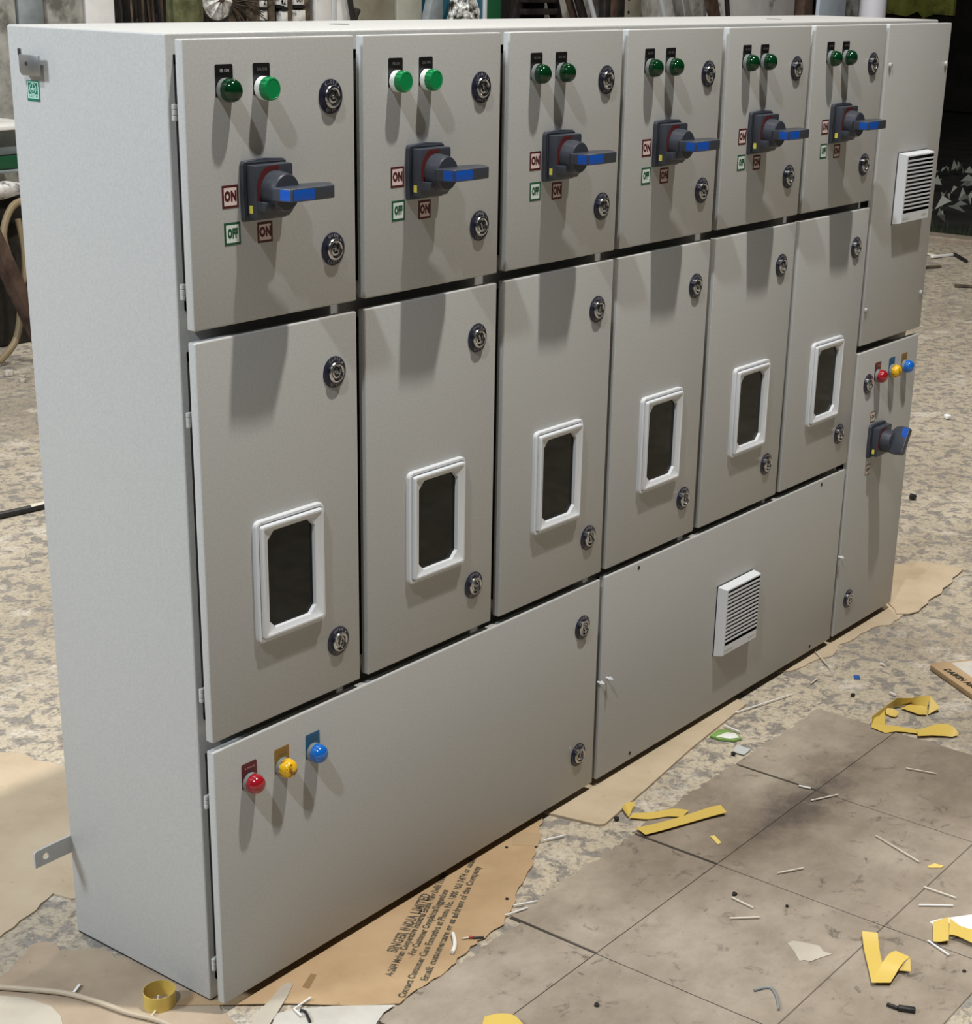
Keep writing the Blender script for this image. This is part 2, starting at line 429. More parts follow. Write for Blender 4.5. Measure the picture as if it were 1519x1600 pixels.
TAPE_V = [[(0.9368, -0.0881, 0.004, 0.9145, -0.1184, 0.003), (0.9459, -0.0931, 0.012, 0.9166, -0.1177, 0.003), (0.9623, -0.1014, 0.01, 0.9183, -0.1177, 0.003)], [(0.9329, -0.1193, 0.004, 0.9133, -0.12, 0.003), (0.9603, -0.1447, 0.004, 0.9332, -0.1512, 0.002), (0.9964, -0.1667, 0.004, 0.9629, -0.1731, 0.003), (1.009, -0.1924, 0.004, 0.9779, -0.197, 0.004)], [(0.8831, -0.156, 0.006, 0.8724, -0.1834, 0.006), (0.9266, -0.1776, 0.006, 0.9095, -0.1997, 0.006), (0.9758, -0.1981, 0.007, 0.9597, -0.2193, 0.006), (1.0386, -0.2186, 0.007, 1.0108, -0.2392, 0.006), (1.0584, -0.2324, 0.009, 1.0413, -0.2555, 0.008)]]
TAPE_FOLD = [[(0.8181, -0.6455, 0.01, 0.827, -0.6694, 0.012), (0.7758, -0.6705, 0.007, 0.7962, -0.6874, 0.007), (0.732, -0.6997, 0.006, 0.7597, -0.7105, 0.006), (0.6952, -0.7236, 0.006, 0.7147, -0.7472, 0.006)], [(0.6946, -0.7253, 0.007, 0.7128, -0.7474, 0.007), (0.7267, -0.7182, 0.007, 0.7352, -0.7444, 0.008), (0.7574, -0.7126, 0.008, 0.7525, -0.743, 0.012), (0.7776, -0.7134, 0.014, 0.7666, -0.7444, 0.018), (0.7866, -0.7203, 0.018, 0.7748, -0.75, 0.024)], [(0.7755, -0.75, 0.023, 0.7631, -0.7587, 0.007), (0.7681, -0.7441, 0.014, 0.7591, -0.7492, 0.006), (0.7615, -0.739, 0.009, 0.754, -0.7415, 0.006)]]
TAPE_LOOP = [[(1.7546, -0.3647, 0.01, 1.7656, -0.3592, 0.003), (1.7778, -0.3308, 0.022, 1.7249, -0.3514, 0.001)], [(1.7778, -0.3308, 0.022, 1.7557, -0.3351, 0.001), (1.7607, -0.3164, 0.022, 1.7507, -0.321, 0.001), (1.7387, -0.3055, 0.022, 1.7529, -0.2989, 0.001), (1.7173, -0.2803, 0.022, 1.7059, -0.2763, 0.001), (1.6676, -0.2796, 0.021, 1.6591, -0.2776, 0.001), (1.6009, -0.2786, 0.018, 1.5863, -0.2863, 0.001)], [(1.7144, -0.2932, 0.003, 1.712, -0.3107, 0.003), (1.7518, -0.3038, 0.004, 1.708, -0.3382, 0.003), (1.7542, -0.3354, 0.004, 1.7183, -0.3519, 0.003)], [(1.6074, -0.2756, 0.016, 1.5843, -0.2872, 0.002), (1.6596, -0.2797, 0.012, 1.6093, -0.3061, 0.003)], [(1.5857, -0.2868, 0.006, 1.5799, -0.2893, 0.003), (1.603, -0.3088, 0.006, 1.5752, -0.3227, 0.002), (1.6166, -0.3277, 0.005, 1.5972, -0.3372, 0.002), (1.6231, -0.3476, 0.004, 1.6086, -0.3546, 0.002), (1.6326, -0.3704, 0.004, 1.6159, -0.3761, 0.002)], [(1.6224, -0.3726, 0.006, 1.6004, -0.3852, 0.005), (1.6638, -0.398, 0.014, 1.6239, -0.4059, 0.004), (1.6747, -0.4177, 0.016, 1.6414, -0.4272, 0.003), (1.6695, -0.4358, 0.014, 1.6494, -0.4394, 0.002), (1.666, -0.4472, 0.006, 1.6633, -0.447, 0.003)], [(1.6746, -0.2772, 0.012, 1.666, -0.2812, 0.002), (1.6813, -0.2892, 0.012, 1.6624, -0.297, 0.002), (1.6831, -0.303, 0.006, 1.6656, -0.3047, 0.002)]]
PAPER_TAPED = [(0.9307, -0.715), (0.9492, -0.7248), (1.003, -0.7645), (0.9596, -0.7829), (0.9015, -0.7638), (0.9183, -0.7535)]
TAPE_EDGE = [[(0.9239, -0.7232, 0.008, 0.8692, -0.748, 0.007), (0.9363, -0.7309, 0.01, 0.8732, -0.7578, 0.008), (0.9497, -0.7397, 0.012, 0.8853, -0.7684, 0.009)], [(0.9481, -0.7419, 0.012, 0.9009, -0.7617, 0.01), (0.9353, -0.7653, 0.012, 0.9053, -0.7727, 0.01), (0.9371, -0.7863, 0.012, 0.9042, -0.8008, 0.008), (0.9397, -0.8016, 0.012, 0.902, -0.8179, 0.008)]]
TAPE_FRONT = [[(0.2372, -0.3111, 0.006, 0.1887, -0.3386, 0.006), (0.2496, -0.3269, 0.012, 0.2049, -0.3584, 0.006), (0.2616, -0.3468, 0.012, 0.2199, -0.3766, 0.006), (0.2577, -0.3693, 0.007, 0.2251, -0.3905, 0.006)]]
TAPE_BIT = [(0.9531, -0.2728), (0.9607, -0.2789), (0.9444, -0.3019), (0.9346, -0.3)]
PEEL_BIT = [(1.1072, -0.6318), (1.1235, -0.6373), (1.1256, -0.6539), (1.117, -0.653), (1.1025, -0.6355)]
STICKS = [((1.4462, -0.4309), (1.4626, -0.4889)), ((1.1966, -0.351), (1.2524, -0.3794)), ((1.1474, -0.5106), (1.1077, -0.6154)), ((0.9089, -0.4379), (0.9544, -0.4649)), ((1.0306, -0.6587), (1.0314, -0.7189)), ((0.9681, -0.6781), (1.004, -0.7248)), ((0.7848, -0.4172), (0.7784, -0.4637)), ((0.7233, -0.4502), (0.7582, -0.4875)), ((1.2378, -0.3022), (1.2419, -0.3261)), ((0.8721, -0.738), (0.8532, -0.7837)), ((1.4586, -0.0294), (1.6292, -0.0754)), ((1.8829, 0.0044), (1.8152, -0.0715)), ((1.7071, -0.0785), (1.7437, -0.0756)), ((1.3858, -0.0443), (1.3798, -0.0876)), ((1.9184, -0.1445), (1.9167, -0.1576)), ((1.7772, -0.2357), (1.7725, -0.2537)), ((0.7399, -0.0489), (0.7814, -0.0691)), ((0.5243, -0.146), (0.5616, -0.1679)), ((0.4906, -0.1542), (0.5341, -0.1689)), ((-0.1117, 0.2155), (-0.0886, 0.2275))]
TIE_Y = [(0.1087, -0.0743), (0.0707, -0.0758), (0.0647, -0.0972)]
TIE_BLACK = [(0.075, -0.0846), (0.0768, -0.094), (0.063, -0.1165)]
TIE_RING = [(-0.0534, 0.0857, 0.028), (-0.0612, 0.0835, 0.008), (-0.0847, 0.0737, 0.006)]
WIRE_GREY = [(0.5638, -0.5883), (0.5791, -0.5961), (0.5866, -0.6053), (0.5754, -0.6205), (0.5538, -0.6369), (0.542, -0.6435)]
TUBE_WHITE = [(0.3876, -0.126), (0.3715, -0.143), (0.3567, -0.1543), (0.3434, -0.1609)]
LEAD = [(0.3872, -0.1455), (0.3978, -0.1516), (0.4014, -0.156), (0.4029, -0.1592), (0.4137, -0.1696)]
CONNECTOR = [(0.6606, -0.7667), (0.661, -0.7848), (0.6721, -0.8088)]
PAPER_TORN = [(0.7199, -0.5617), (0.732, -0.5644), (0.742, -0.5884), (0.7466, -0.6059), (0.7351, -0.6196), (0.7371, -0.6337), (0.7217, -0.6266), (0.6937, -0.6157), (0.6937, -0.6081), (0.6855, -0.602), (0.7045, -0.5825)]
CHIP_GREY = [(1.3238, -0.1124), (1.3247, -0.1448), (1.293, -0.1478), (1.2897, -0.1236)]
WRAPPER = [(1.3232, -0.048), (1.3576, -0.0451), (1.3735, -0.0576), (1.3692, -0.0839), (1.356, -0.1054), (1.337, -0.0988), (1.3226, -0.072)]
WRAPPER_IN = [(1.324, -0.0613), (1.3566, -0.0676), (1.366, -0.0838), (1.352, -0.1018), (1.3338, -0.089)]
CHIP_BLUE = [(1.819, -0.1276), (1.8276, -0.1376), (1.8118, -0.1483), (1.8028, -0.1377)]
BITS = [(0.8266, -0.8211), (0.7992, -0.4153), (0.8223, -0.5039), (0.8969, -0.104), (0.3759, -0.4205), (0.6771, -0.0132), (0.5362, -0.1233), (1.7118, -0.1795), (1.2823, -0.1291), (3.4254, 0.4866)]
TAPE_BROWN = [(0.161, -0.0239), (0.1632, -0.0343), (0.1286, -0.0513), (0.1248, -0.0399)]
TAPE_CLEAR = [(0.7318, 0.0155), (0.7622, -0.0293), (0.7172, -0.0532), (0.6913, -0.014)]
CABLE_FRONT = [(-0.1895, 0.3388), (-0.1515, 0.2791), (-0.1209, 0.2258), (-0.1044, 0.1709), (-0.0935, 0.1104), (-0.0774, 0.0573), (-0.0723, -0.0069)]
CABLE_REAR = [(1.1927, 2.2742), (1.2715, 2.2647), (1.3717, 2.2513), (1.4586, 2.2463)]
RING = [(-0.0682, 0.1137), (-0.0171, 0.078), (-0.0651, 0.0784), (-0.0229, 0.112)]
TEXT1 = [(0.2899, -0.0884), (0.465, -0.0143), (0.2831, -0.075)]
TEXT2 = [(0.2355, -0.1274), (0.5382, 0.009), (0.1997, -0.1416)]
TEXT3 = [(0.3033, -0.1154), (0.4949, -0.0284)]
TEXT4 = [(0.2032, -0.1815), (0.6073, 0.0031)]
TEXT5 = [(0.26, -0.1785), (0.5942, -0.0201)]
BOX = [(1.9662, -0.2468), (1.98, -0.2453), (2.0126, -0.2717), (2.1141, -0.3489), (1.8956, -0.4968), (1.8678, -0.3895)]
BOXLABEL = [(2.0075, -0.2796), (2.0534, -0.3103), (2.0954, -0.3409), (1.9105, -0.4175)]
BOXTEXT = [(1.9588, -0.2817), (1.9127, -0.3557), (1.8976, -0.3768)]
LEAVES = [(12.0863, 4.2409), (11.9804, 4.0258), (11.0792, 3.6868), (11.3824, 3.6868), (9.939, 3.2351), (9.7224, 3.2101), (10.9567, 3.5302), (10.3564, 3.3211), (9.1743, 3.0777), (8.8086, 2.628)]
KERBDEB = [(7.7857, 2.3936), (7.8034, 2.3108), (7.3486, 2.2029), (7.8038, 2.2134), (6.9134, 1.7918), (4.2197, 0.7072), (3.1974, 0.3676)]

# ================================================================ the setting
mb = MB(); mb.prism([(-9,-9),(8.4,-9),(8.4,4.7),(-9,4.7)], -0.12, 0.0, 'floor'); struct(mb, 'floor')
mb = MB()
XS = [-.26, .1345, .497, .873, 1.247, 1.60]
for k in range(1, 5):       # the row nearest the panel has a broken, dirt covered back edge
    x0 = XS[k] + (.0035 if k > 1 else .0015); x1 = XS[k+1] - (.0035 if k < 4 else 0)
    yb = (-.185, -.160, -.152, -.154)[k-1]
    mb.prism(jag([(x0,-.3345),(x1,-.3345),(x1,yb),(x0,yb)], .005, .014, k, (2,)), 0, .0022, 'tiles')
for k in range(5): mb.box(XS[k]+.0012, XS[k+1]-.0012, -.6594, -.3356, 0, .0022, 'tiles', .001, 1)
for k in range(1, 5): mb.box(XS[k]+.0012, XS[k+1]-.0012, -.855, -.6606, 0, .0022, 'tiles', .001, 1)
for k in range(1, 5): mb.box(XS[k]-.003, XS[k]+.003, -.85, -.16 if k > 1 else -.19, 0, .0007, 'grime_shade')  # dark strips fill the seams: joint dirt with the gap's shade in its colour
for y in (-.335, -.66): mb.box(-.2, 1.59, y-.0008, y+.0008, 0, .0012, 'grime_shade')
o = struct(mb, 'floor_slabs')
mb = MB(); mb.box(-3, 10.95, 4.7, 4.95, 0, 5.8, 'wall'); struct(mb, 'wall_back')
mb = MB(); mb.prism([(8.4,-14),(34,-14),(34,26),(8.4,26)], -0.2, -0.03, 'soil'); struct(mb, 'ground')
mb = MB(); mb.box(8.32, 8.5, -9, 3.2, -0.1, 0.035, 'tiles', 0.01, 1); struct(mb, 'trim_1')
mb = MB()
mb.box(19.0, 19.3, -10, 26, 0, 6.5, 'soil'); mb.prism(jag([(7.27,1.11),(8.15,1.11),(8.15,3.2),(7.27,3.2)], .05, .12, 3, (0,)), 0, .06, 'yard', 0, None, Matrix(((0,0,1,18.94),(1,0,0,0),(0,1,0,0),(0,0,0,1)))); struct(mb, 'wall_yard')

# ================================================================ the control panel
panel = root('control_panel', (1.14, 0.2, 0.0), 'large pale grey steel electrical control panel standing on flattened cardboard', 'control panel')
BX0, BX1, BY0, BY1, BZ0, BZ1 = 0.008, 2.29, 0.04, 0.355, 0.006, 1.4054
mb = MB()
mb.box(BX0, BX1, BY0, BY1, BZ0, BZ1, 'paint', 0.003, 3)
mb.box(BX0+.002, BX1-.002, BY0+.002, BY1-.002, 0.0035, BZ0+.004, 'gasket')
for hx, hy in ((.51,.215),(1.777,.174)):        # plugged lifting holes in the roof sheet
    mb.lathe_y([(.0155,-BZ1-.0009),(.0155,-BZ1+.001)], 'bezel_grey', 20, None, Matrix.Translation((hx,hy,0)) @ Matrix.Rotation(math.radians(-90),4,'X'))
build(mb, 'enclosure', panel, (1.14, .2, 0))

# lug at the rear left foot
mb = MB()
P = [(-.062,.151),(.012,.151),(.012,.1805),(-.058,.1795),(-.062,.176)]
n = 14; hole = [(-.0415+.0058*math.cos(2*math.pi*k/n), .1648+.0058*math.sin(2*math.pi*k/n)) for k in range(n)]
tmp = bmesh.new()
for y in (.352, .356):
    o_ = [tmp.verts.new((p[0], y, p[1])) for p in P]; h_ = [tmp.verts.new((p[0], y, p[1])) for p in hole]
    es = [tmp.edges.new((o_[i], o_[(i+1)%len(o_)])) for i in range(len(o_))] + [tmp.edges.new((h_[i], h_[(i+1)%n])) for i in range(n)]
    bmesh.ops.triangle_fill(tmp, edges=es, use_beauty=True)
    if y == .352: fo, fh = o_, h_
    else:
        for A_, B_ in ((fo, o_), (fh, h_)):
            for i in range(len(A_)):
                j = (i+1) % len(A_); tmp.faces.new((A_[i], A_[j], B_[j], B_[i]))
bmesh.ops.recalc_face_normals(tmp, faces=tmp.faces)
mb.mi('paint'); mb.join(tmp)
build(mb, 'mounting_lug', panel, (0, .354, .165))
# earth stud bracket and its sticker on the left side sheet
mb = MB()
mb.prism([(.2766,1.3424),(.3130,1.3424),(.3182,1.3470),(.3182,1.3690),(.2766,1.3690)], 0, .0025, 'steel', .0006, None,
         Matrix(((0,0,1,BX0-.0115),(1,0,0,0),(0,1,0,0),(0,0,0,1))))
mb.box(BX0-.0100, BX0+.001, .2900, .3060, 1.3500, 1.3620, 'steel')
mb.box(BX0-.0008, BX0+.001, .3268, .3338, 1.3660, 1.3762, 'gasket', .0006)
mb.lathe_y([(.0028,-.0003),(.0028,.0006)], 'gasket', 12, None, Matrix.Translation((BX0-.0115,.3030,1.3575)) @ Matrix.Rotation(math.radians(-90),4,'Z'))
build(mb, 'earth_bracket', panel, (BX0,.31,1.355), 'bare metal earthing bracket')
mb = MB()
SX = Matrix(((0,0,-1,BX0-.0008),(-1,0,0,.3063),(0,1,0,1.322),(0,0,0,1)))
mb.box(BX0-.0007, BX0+.0005, .2933, .3193, 1.3088, 1.3355, 'earth_green')
mb.prism([(-.0115,-.0095),(.0115,-.0095),(.0115,.0122),(-.0115,.0122)], -.0001, .0001, 'earth_mint', 0, None, SX)
mb.prism([(-.0098,-.0040),(.0098,-.0040),(.0098,.0108),(-.0098,.0108)], .0001, .0002, 'earth_green', 0, None, SX)
n = 20; R1, R2 = .0072, .0061
ring = [(R1*math.cos(2*math.pi*k/n), .0034+R1*math.sin(2*math.pi*k/n)) for k in range(n)]
ring2 = [(R2*math.cos(2*math.pi*k/n), .0034+R2*math.sin(2*math.pi*k/n)) for k in range(n)]
mb.add([(p[0],p[1],.0003) for p in ring+ring2], [(k,(k+1)%n,n+(k+1)%n,n+k) for k in range(n)], 'earth_mint', 0, 2, None, SX)
for q in ([(-.0005,.0035),(.0005,.0035),(.0005,.0088),(-.0005,.0088)],[(-.0048,.0027),(.0048,.0027),(.0048,.0037),(-.0048,.0037)],
          [(-.0033,.0010),(.0033,.0010),(.0033,.0019),(-.0033,.0019)],[(-.0018,-.0007),(.0018,-.0007),(.0018,.0002),(-.0018,.0002)]):
    mb.prism(q, .0003, .0004, 'earth_mint', 0, None, SX)
mb.text('EARTH', .0052, 'earth_green', SX @ Matrix.Translation((0,-.0068,.0003)), 0, 'CENTER', 1.0, 1.15)
build(mb, 'earth_sticker', panel, (BX0,.306,1.322), 'green earthing symbol sticker')

# ---- shared meshes for what sits on the doors (drawn about their own centre, door face at y = 0)
def lock_plate(top, bottom):
    mb = MB()
    mb.lathe_y([(.0228,.0004),(.0228,-.0012),(.0222,-.0016),(.0150,-.0016),(.0150,.0)], 'navy', 36)
    for s, a0, sgn in ((top, 90, -1), (bottom, 270, 1)):
        for i, ch in enumerate(s):
            a = math.radians(a0 + sgn*(i-(len(s)-1)/2)*15.5)
            r = .0189; rotz = a - math.pi/2 if sgn < 0 else a + math.pi/2
            mb.text(ch, .0062, 'plate_text', front(r*math.cos(a), -.00175, r*math.sin(a)) @ Matrix.Rotation(rotz, 4, 'Z'))
    a = math.radians(38)
    mb.prism([(-.0016,-.0014),(.0020,0),(-.0016,.0014)], -.0001, .0001, 'plate_text', 0, None, front(.0188*math.cos(a), -.0017, .0188*math.sin(a)) @ Matrix.Rotation(math.radians(100),4,'Z'))
    return mb.mesh('lock_plate')
def lock_cylinder(turn):
    mb = MB()
    mb.lathe_y([(.0152,.0004),(.0152,-.0042),(.0142,-.0056),(.0122,-.0060),(.0104,-.0050),(.0098,-.0022),(.0088,-.0020)], 'chrome', 32, None, None, False, False)
    mb.lathe_y([(.0090,-.0018),(.0086,-.0042),(.0062,-.0048),(.0056,-.0016)], 'chrome', 24, None, None, False, False)
    mb.lathe_y([(.0058,-.0012),(.0058,-.0014)], 'bezel_grey', 18)
    rt = Matrix.Rotation(turn, 4, 'Y')
    mb.lathe_y([(.0027,-.001),(.0027,-.0052),(.0020,-.0058)], 'steel', 14, None, rt)
    for sx in (-1, 1): mb.box(min(sx*.002,sx*.0062), max(sx*.002,sx*.0062), -.0050, -.001, -.0011, .0011, 'chrome', .0003, 1, rt)
    return mb.mesh('lock_cylinder')
LP = {'top': lock_plate('CLOSE','OPEN'), 'bottom': lock_plate('OPEN','CLOSE')}
LC = [lock_cylinder(a) for a in (0.4, 1.2, 1.9)]
def add_lock(door, x, z, kind):
    place('lock_plate', LP[kind], door, (x, 0, z), 'navy label ring')
    place('lock_cylinder', LC[int(abs(x*31+z*17)) % 3], door, (x, -.0012, z), 'chrome lock')

def bezel_mesh(mat, d):
    mb = MB(); mb.lathe_y([(.0148,.0002),(.0150,-d+.001),(.0140,-d),(.0120,-d)], mat, 28); return mb.mesh('indicator_bezel')
def dome_mesh(mat):
    mb = MB(); mb.lathe_y([(.0146,-.0060),(.0150,-.0095),(.0149,-.0130),(.0143,-.0165),(.0129,-.0200),(.0105,-.0228),(.0070,-.0247),(.0030,-.0256),(.0006,-.0258)], mat, 28)
    return mb.mesh('indicator_lens', 60)
def flat_mesh(mat):
    mb = MB(); mb.lathe_y([(.0140,-.0075),(.0146,-.0090),(.0145,-.0190),(.0138,-.0206),(.0122,-.0212),(.0118,-.0208),(.0006,-.0208)], mat, 28)
    for k in range(16):
        a = 2*math.pi*k/16
        mb.box(.0141,.0149,-.0185,-.0095,-.0006,.0006, mat, 0, 1, Matrix.Rotation(a,4,'Y'))
    return mb.mesh('indicator_lens')
def plate_mesh(mat, txt, tmat):
    mb = MB()
    mb.prism([(-.015,-.008),(.015,-.008),(.015,.0295),(.0135,.031),(-.0135,.031),(-.015,.0295)], -.0012, .0003, mat, 0, None, front(0,-.0003,0))
    if txt: mb.text(txt, .0052, tmat, front(0,-.0017,.0232), 0, 'CENTER', 1.05, 1.0, .00012)
    return mb.mesh('indicator_plate')
BZ = {'grey': bezel_mesh('bezel_grey', .0075), 'white': bezel_mesh('bezel_white', .0090), 'ring': bezel_mesh('bezel_grey', .0070)}
LN = {'dark': dome_mesh('lens_dark'), 'lit': flat_mesh('lens_green'), 'red': dome_mesh('lens_red'), 'yellow': dome_mesh('lens_yellow'), 'blue': dome_mesh('lens_blue')}
PL = {'EB': plate_mesh('black_plate','EB ON','plate_text'), 'DG': plate_mesh('black_plate','DG ON','plate_text_dim'), 'EBd': plate_mesh('black_plate','EB ON','plate_text_dim'),
      'red': plate_mesh('plate_red','R PHASE','plate_text_pink'), 'ochre': plate_mesh('plate_ochre','Y PHASE','plate_ochre'), 'blue': plate_mesh('plate_blue','B PHASE','plate_blue')}
WORD = {'dark':'dark green domed lens','lit':'bright green flat lens','red':'red domed lens','yellow':'yellow domed lens with a burnt mark','blue':'blue domed lens'}
PW = {'EB':'black engraved plate','DG':'black engraved plate','EBd':'black engraved plate','red':'maroon plate','ochre':'ochre plate','blue':'blue plate'}
def add_indicator(door, x, z, lens, bezel, plate):
    place('indicator_plate', PL[plate], door, (x, 0, z), PW[plate])
    place('indicator_bezel', BZ[bezel], door, (x, -.0016, z), 'white bezel' if bezel == 'white' else 'grey bezel')
    place('indicator_lens', LN[lens], door, (x, 0, z), WORD[lens])

# rotary handle: base, hub and grip about the hub axis
mb = MB()
mb.prism([(-.038,-.0385),(.038,-.0385),(.0385,-.03),(.039,.0),(.0385,.034),(.036,.0385),(.0,.0405),(-.036,.0385),(-.0385,.034),(-.039,0)], 0, .0075, 'handle', .0012, None, front(0,0,0))
mb.prism([(-.0365,-.037),(.037,-.037),(.0375,.036),(-.037,.037)], .0070, .0095, 'handle_dark', .0005, None, front(0,0,0))
mb.prism([(-.034,-.0335),(.026,-.0335),(.034,-.027),(.034,.031),(.032,.034),(-.034,.034)], .0090, .0255, 'handle', .0014, None, front(0,0,0))
n = 22; v = []; f = []
for k in range(n+1):
    a = math.radians(75 + 150*k/n)
    for r in (.0400, .0300): v.append((max(-.0325, min(.0325, r*.84*math.cos(a))), max(-.032, min(.0325, r*.84*math.sin(a)+.002)), .02565))
for k in range(n): f.append((2*k, 2*k+2, 2*k+3, 2*k+1))
mb.add(v, f, 'handle_red', 0, 2, None, front(0,0,0))
mb.prism([(-.0355,-.027),(-.0345,-.027),(-.0345,-.017),(-.0355,-.017)], .0125, .0185, 'yellow_mark', 0, None, front(.0012,0,0))
HB = mb.mesh('handle_base')
mb = MB()
mb.lathe_y([(.0265,-.0245),(.0262,-.034),(.0240,-.0470),(.0225,-.0485),(.0100,-.0490)], 'handle', 36)
HH = mb.mesh('handle_hub')
mb = MB(); mb.prism([(-.034,-.023),(-.019,-.024),(-.019,-.012),(-.034,-.011)], .0250, .0400, 'handle', .001, None, front(0,0,0))
HT = mb.mesh('padlock_tab')
def grip_mesh(scale, tip):
    P = [(-.016,-.036),(-.029,-.049),(-.0268,-.0600),(-.0235,-.0780),(-.0215,-.0800),(.018*scale,-.0812),(tip-.004,-.0808),(tip,-.0765),(tip+.014*scale,-.058),(tip+.012*scale,-.047),(.034,-.0395),(.018,-.036)]
    mb = MB()
    mb.prism(P, -.0082, .0082, 'handle', .0013, {2:'handle_blue', 3:'handle_blue', 4:'handle_blue'})
    return mb.mesh('handle_grip', 40)
HG = grip_mesh(1.0, .058)
mb = MB()
P2 = [(-.020,-.036),(-.036,-.047),(-.040,-.060),(-.0395,-.0780),(-.0375,-.0800),(.022,-.0800),(.0245,-.0775),(.0265,-.060),(.026,-.047),(.018,-.036)]
mb.prism(P2, -.0085, .0085, 'handle', .0014, {3:'handle_blue'})
mb.prism([(-.0372,-.064),(-.0372,-.0782),(-.010,-.0782),(-.019,-.064)], -.0089, -.0080, 'handle_blue')
mb.prism([(-.0372,-.064),(-.0372,-.0782),(-.010,-.0782),(-.019,-.064)], .0080, .0089, 'handle_blue')
HG2 = mb.mesh('handle_grip', 40)
def add_handle(door, x, z, turn=0.0, grip=None, tab=True):
    place('handle_base', HB, door, (x, 0, z), 'slate grey square base')
    place('handle_hub', HH, door, (x, 0, z), 'slate grey round hub')
    if tab: place('padlock_tab', HT, door, (x, 0, z))
    g = place('handle_grip', grip or HG, door, (x, 0, z), 'slate grey grip with blue insert')
    g.rotation_euler = (0, -turn, 0)
def sticker_mesh(txt, border, face, w=.0285, h=.029):
    mb = MB()
    mb.prism([(-w/2,-h/2),(w/2,-h/2),(w/2,h/2),(-w/2,h/2)], -.0003, .0004, border, 0, None, front(0,0,0))
    a, b = w/2-.0032, h/2-.0032
    mb.prism([(-a,-b),(a,-b),(a,b),(-a,b)], .0003, .0006, face, 0, None, front(0,0,0))
    mb.text(txt, .0172 if len(txt) < 3 else .0160, border, front(0,-.0008,0), 0, 'CENTER', 1.10, .58 if len(txt) > 2 else .74, .0011)
    return mb.mesh('position_sticker')
ST = {'ON': sticker_mesh('ON','st_red','st_pink'), 'OFF': sticker_mesh('OFF','st_green','st_mint'), 'ONs': sticker_mesh('ON','st_red','st_pink',.0275,.027)}
def small_sticker(txt):
    mb = MB()
    mb.prism([(-.0125,-.0125),(.0125,-.0125),(.0125,.0125),(-.0125,.0125)], -.0003, .0004, 'handle_red', 0, None, front(0,0,0))
    mb.prism([(-.0105,-.0105),(.0105,-.0105),(.0105,.0105),(-.0105,.0105)], .0003, .0006, 'cream', 0, None, front(0,0,0))
    mb.text(txt, .011, 'handle_red', front(0,-.0008,0), 0, 'CENTER', .95, .8, .0005)
    return mb.mesh('position_sticker')

# viewing window of the middle doors
x0, x1, z0, z1 = -.0688, .0688, -.0912, .0912
mb = MB()
mb.loops([rr(x0,x1,z0,z1,.010,.0005), rr(x0,x1,z0,z1,.010,-.0062), rr(x0+.0012,x1-.0012,z0+.0012,z1-.0012,.009,-.0074), rr(x0+.0048,x1-.0048,z0+.0048,z1-.0048,.006,-.0074),
          rr(x0+.0054,x1-.0054,z0+.0054,z1-.0054,.006,-.0048), rr(x0+.0068,x1-.0068,z0+.0068,z1-.0068,.004,-.0048), rr(x0+.0072,x1-.0072,z0+.0072,z1-.0072,.004,-.0118), rr(x0+.0085,x1-.0085,z0+.0085,z1-.0085,.003,-.0128),
          rr(x0+.0110,x1-.0110,z0+.0110,z1-.0110,.003,-.0128), rr(x0+.0122,x1-.0122,z0+.0122,z1-.0122,.003,-.0116), rr(x0+.0200,x1-.0220,z0+.0178,z1-.0178,.0125,-.0090,4,True), rr(x0+.0206,x1-.0226,z0+.0184,z1-.0184,.0125,-.0015,4,True)],
         'white_plastic', False, False)
WF = mb.mesh('viewing_window_frame', 28)
mb = MB(); mb.loops([rr(x0+.014,x1-.014,z0+.012,z1-.012,.01,-.0012), rr(x0+.014,x1-.014,z0+.012,z1-.012,.01,-.0030)], 'glass')
WP = mb.mesh('viewing_pane')
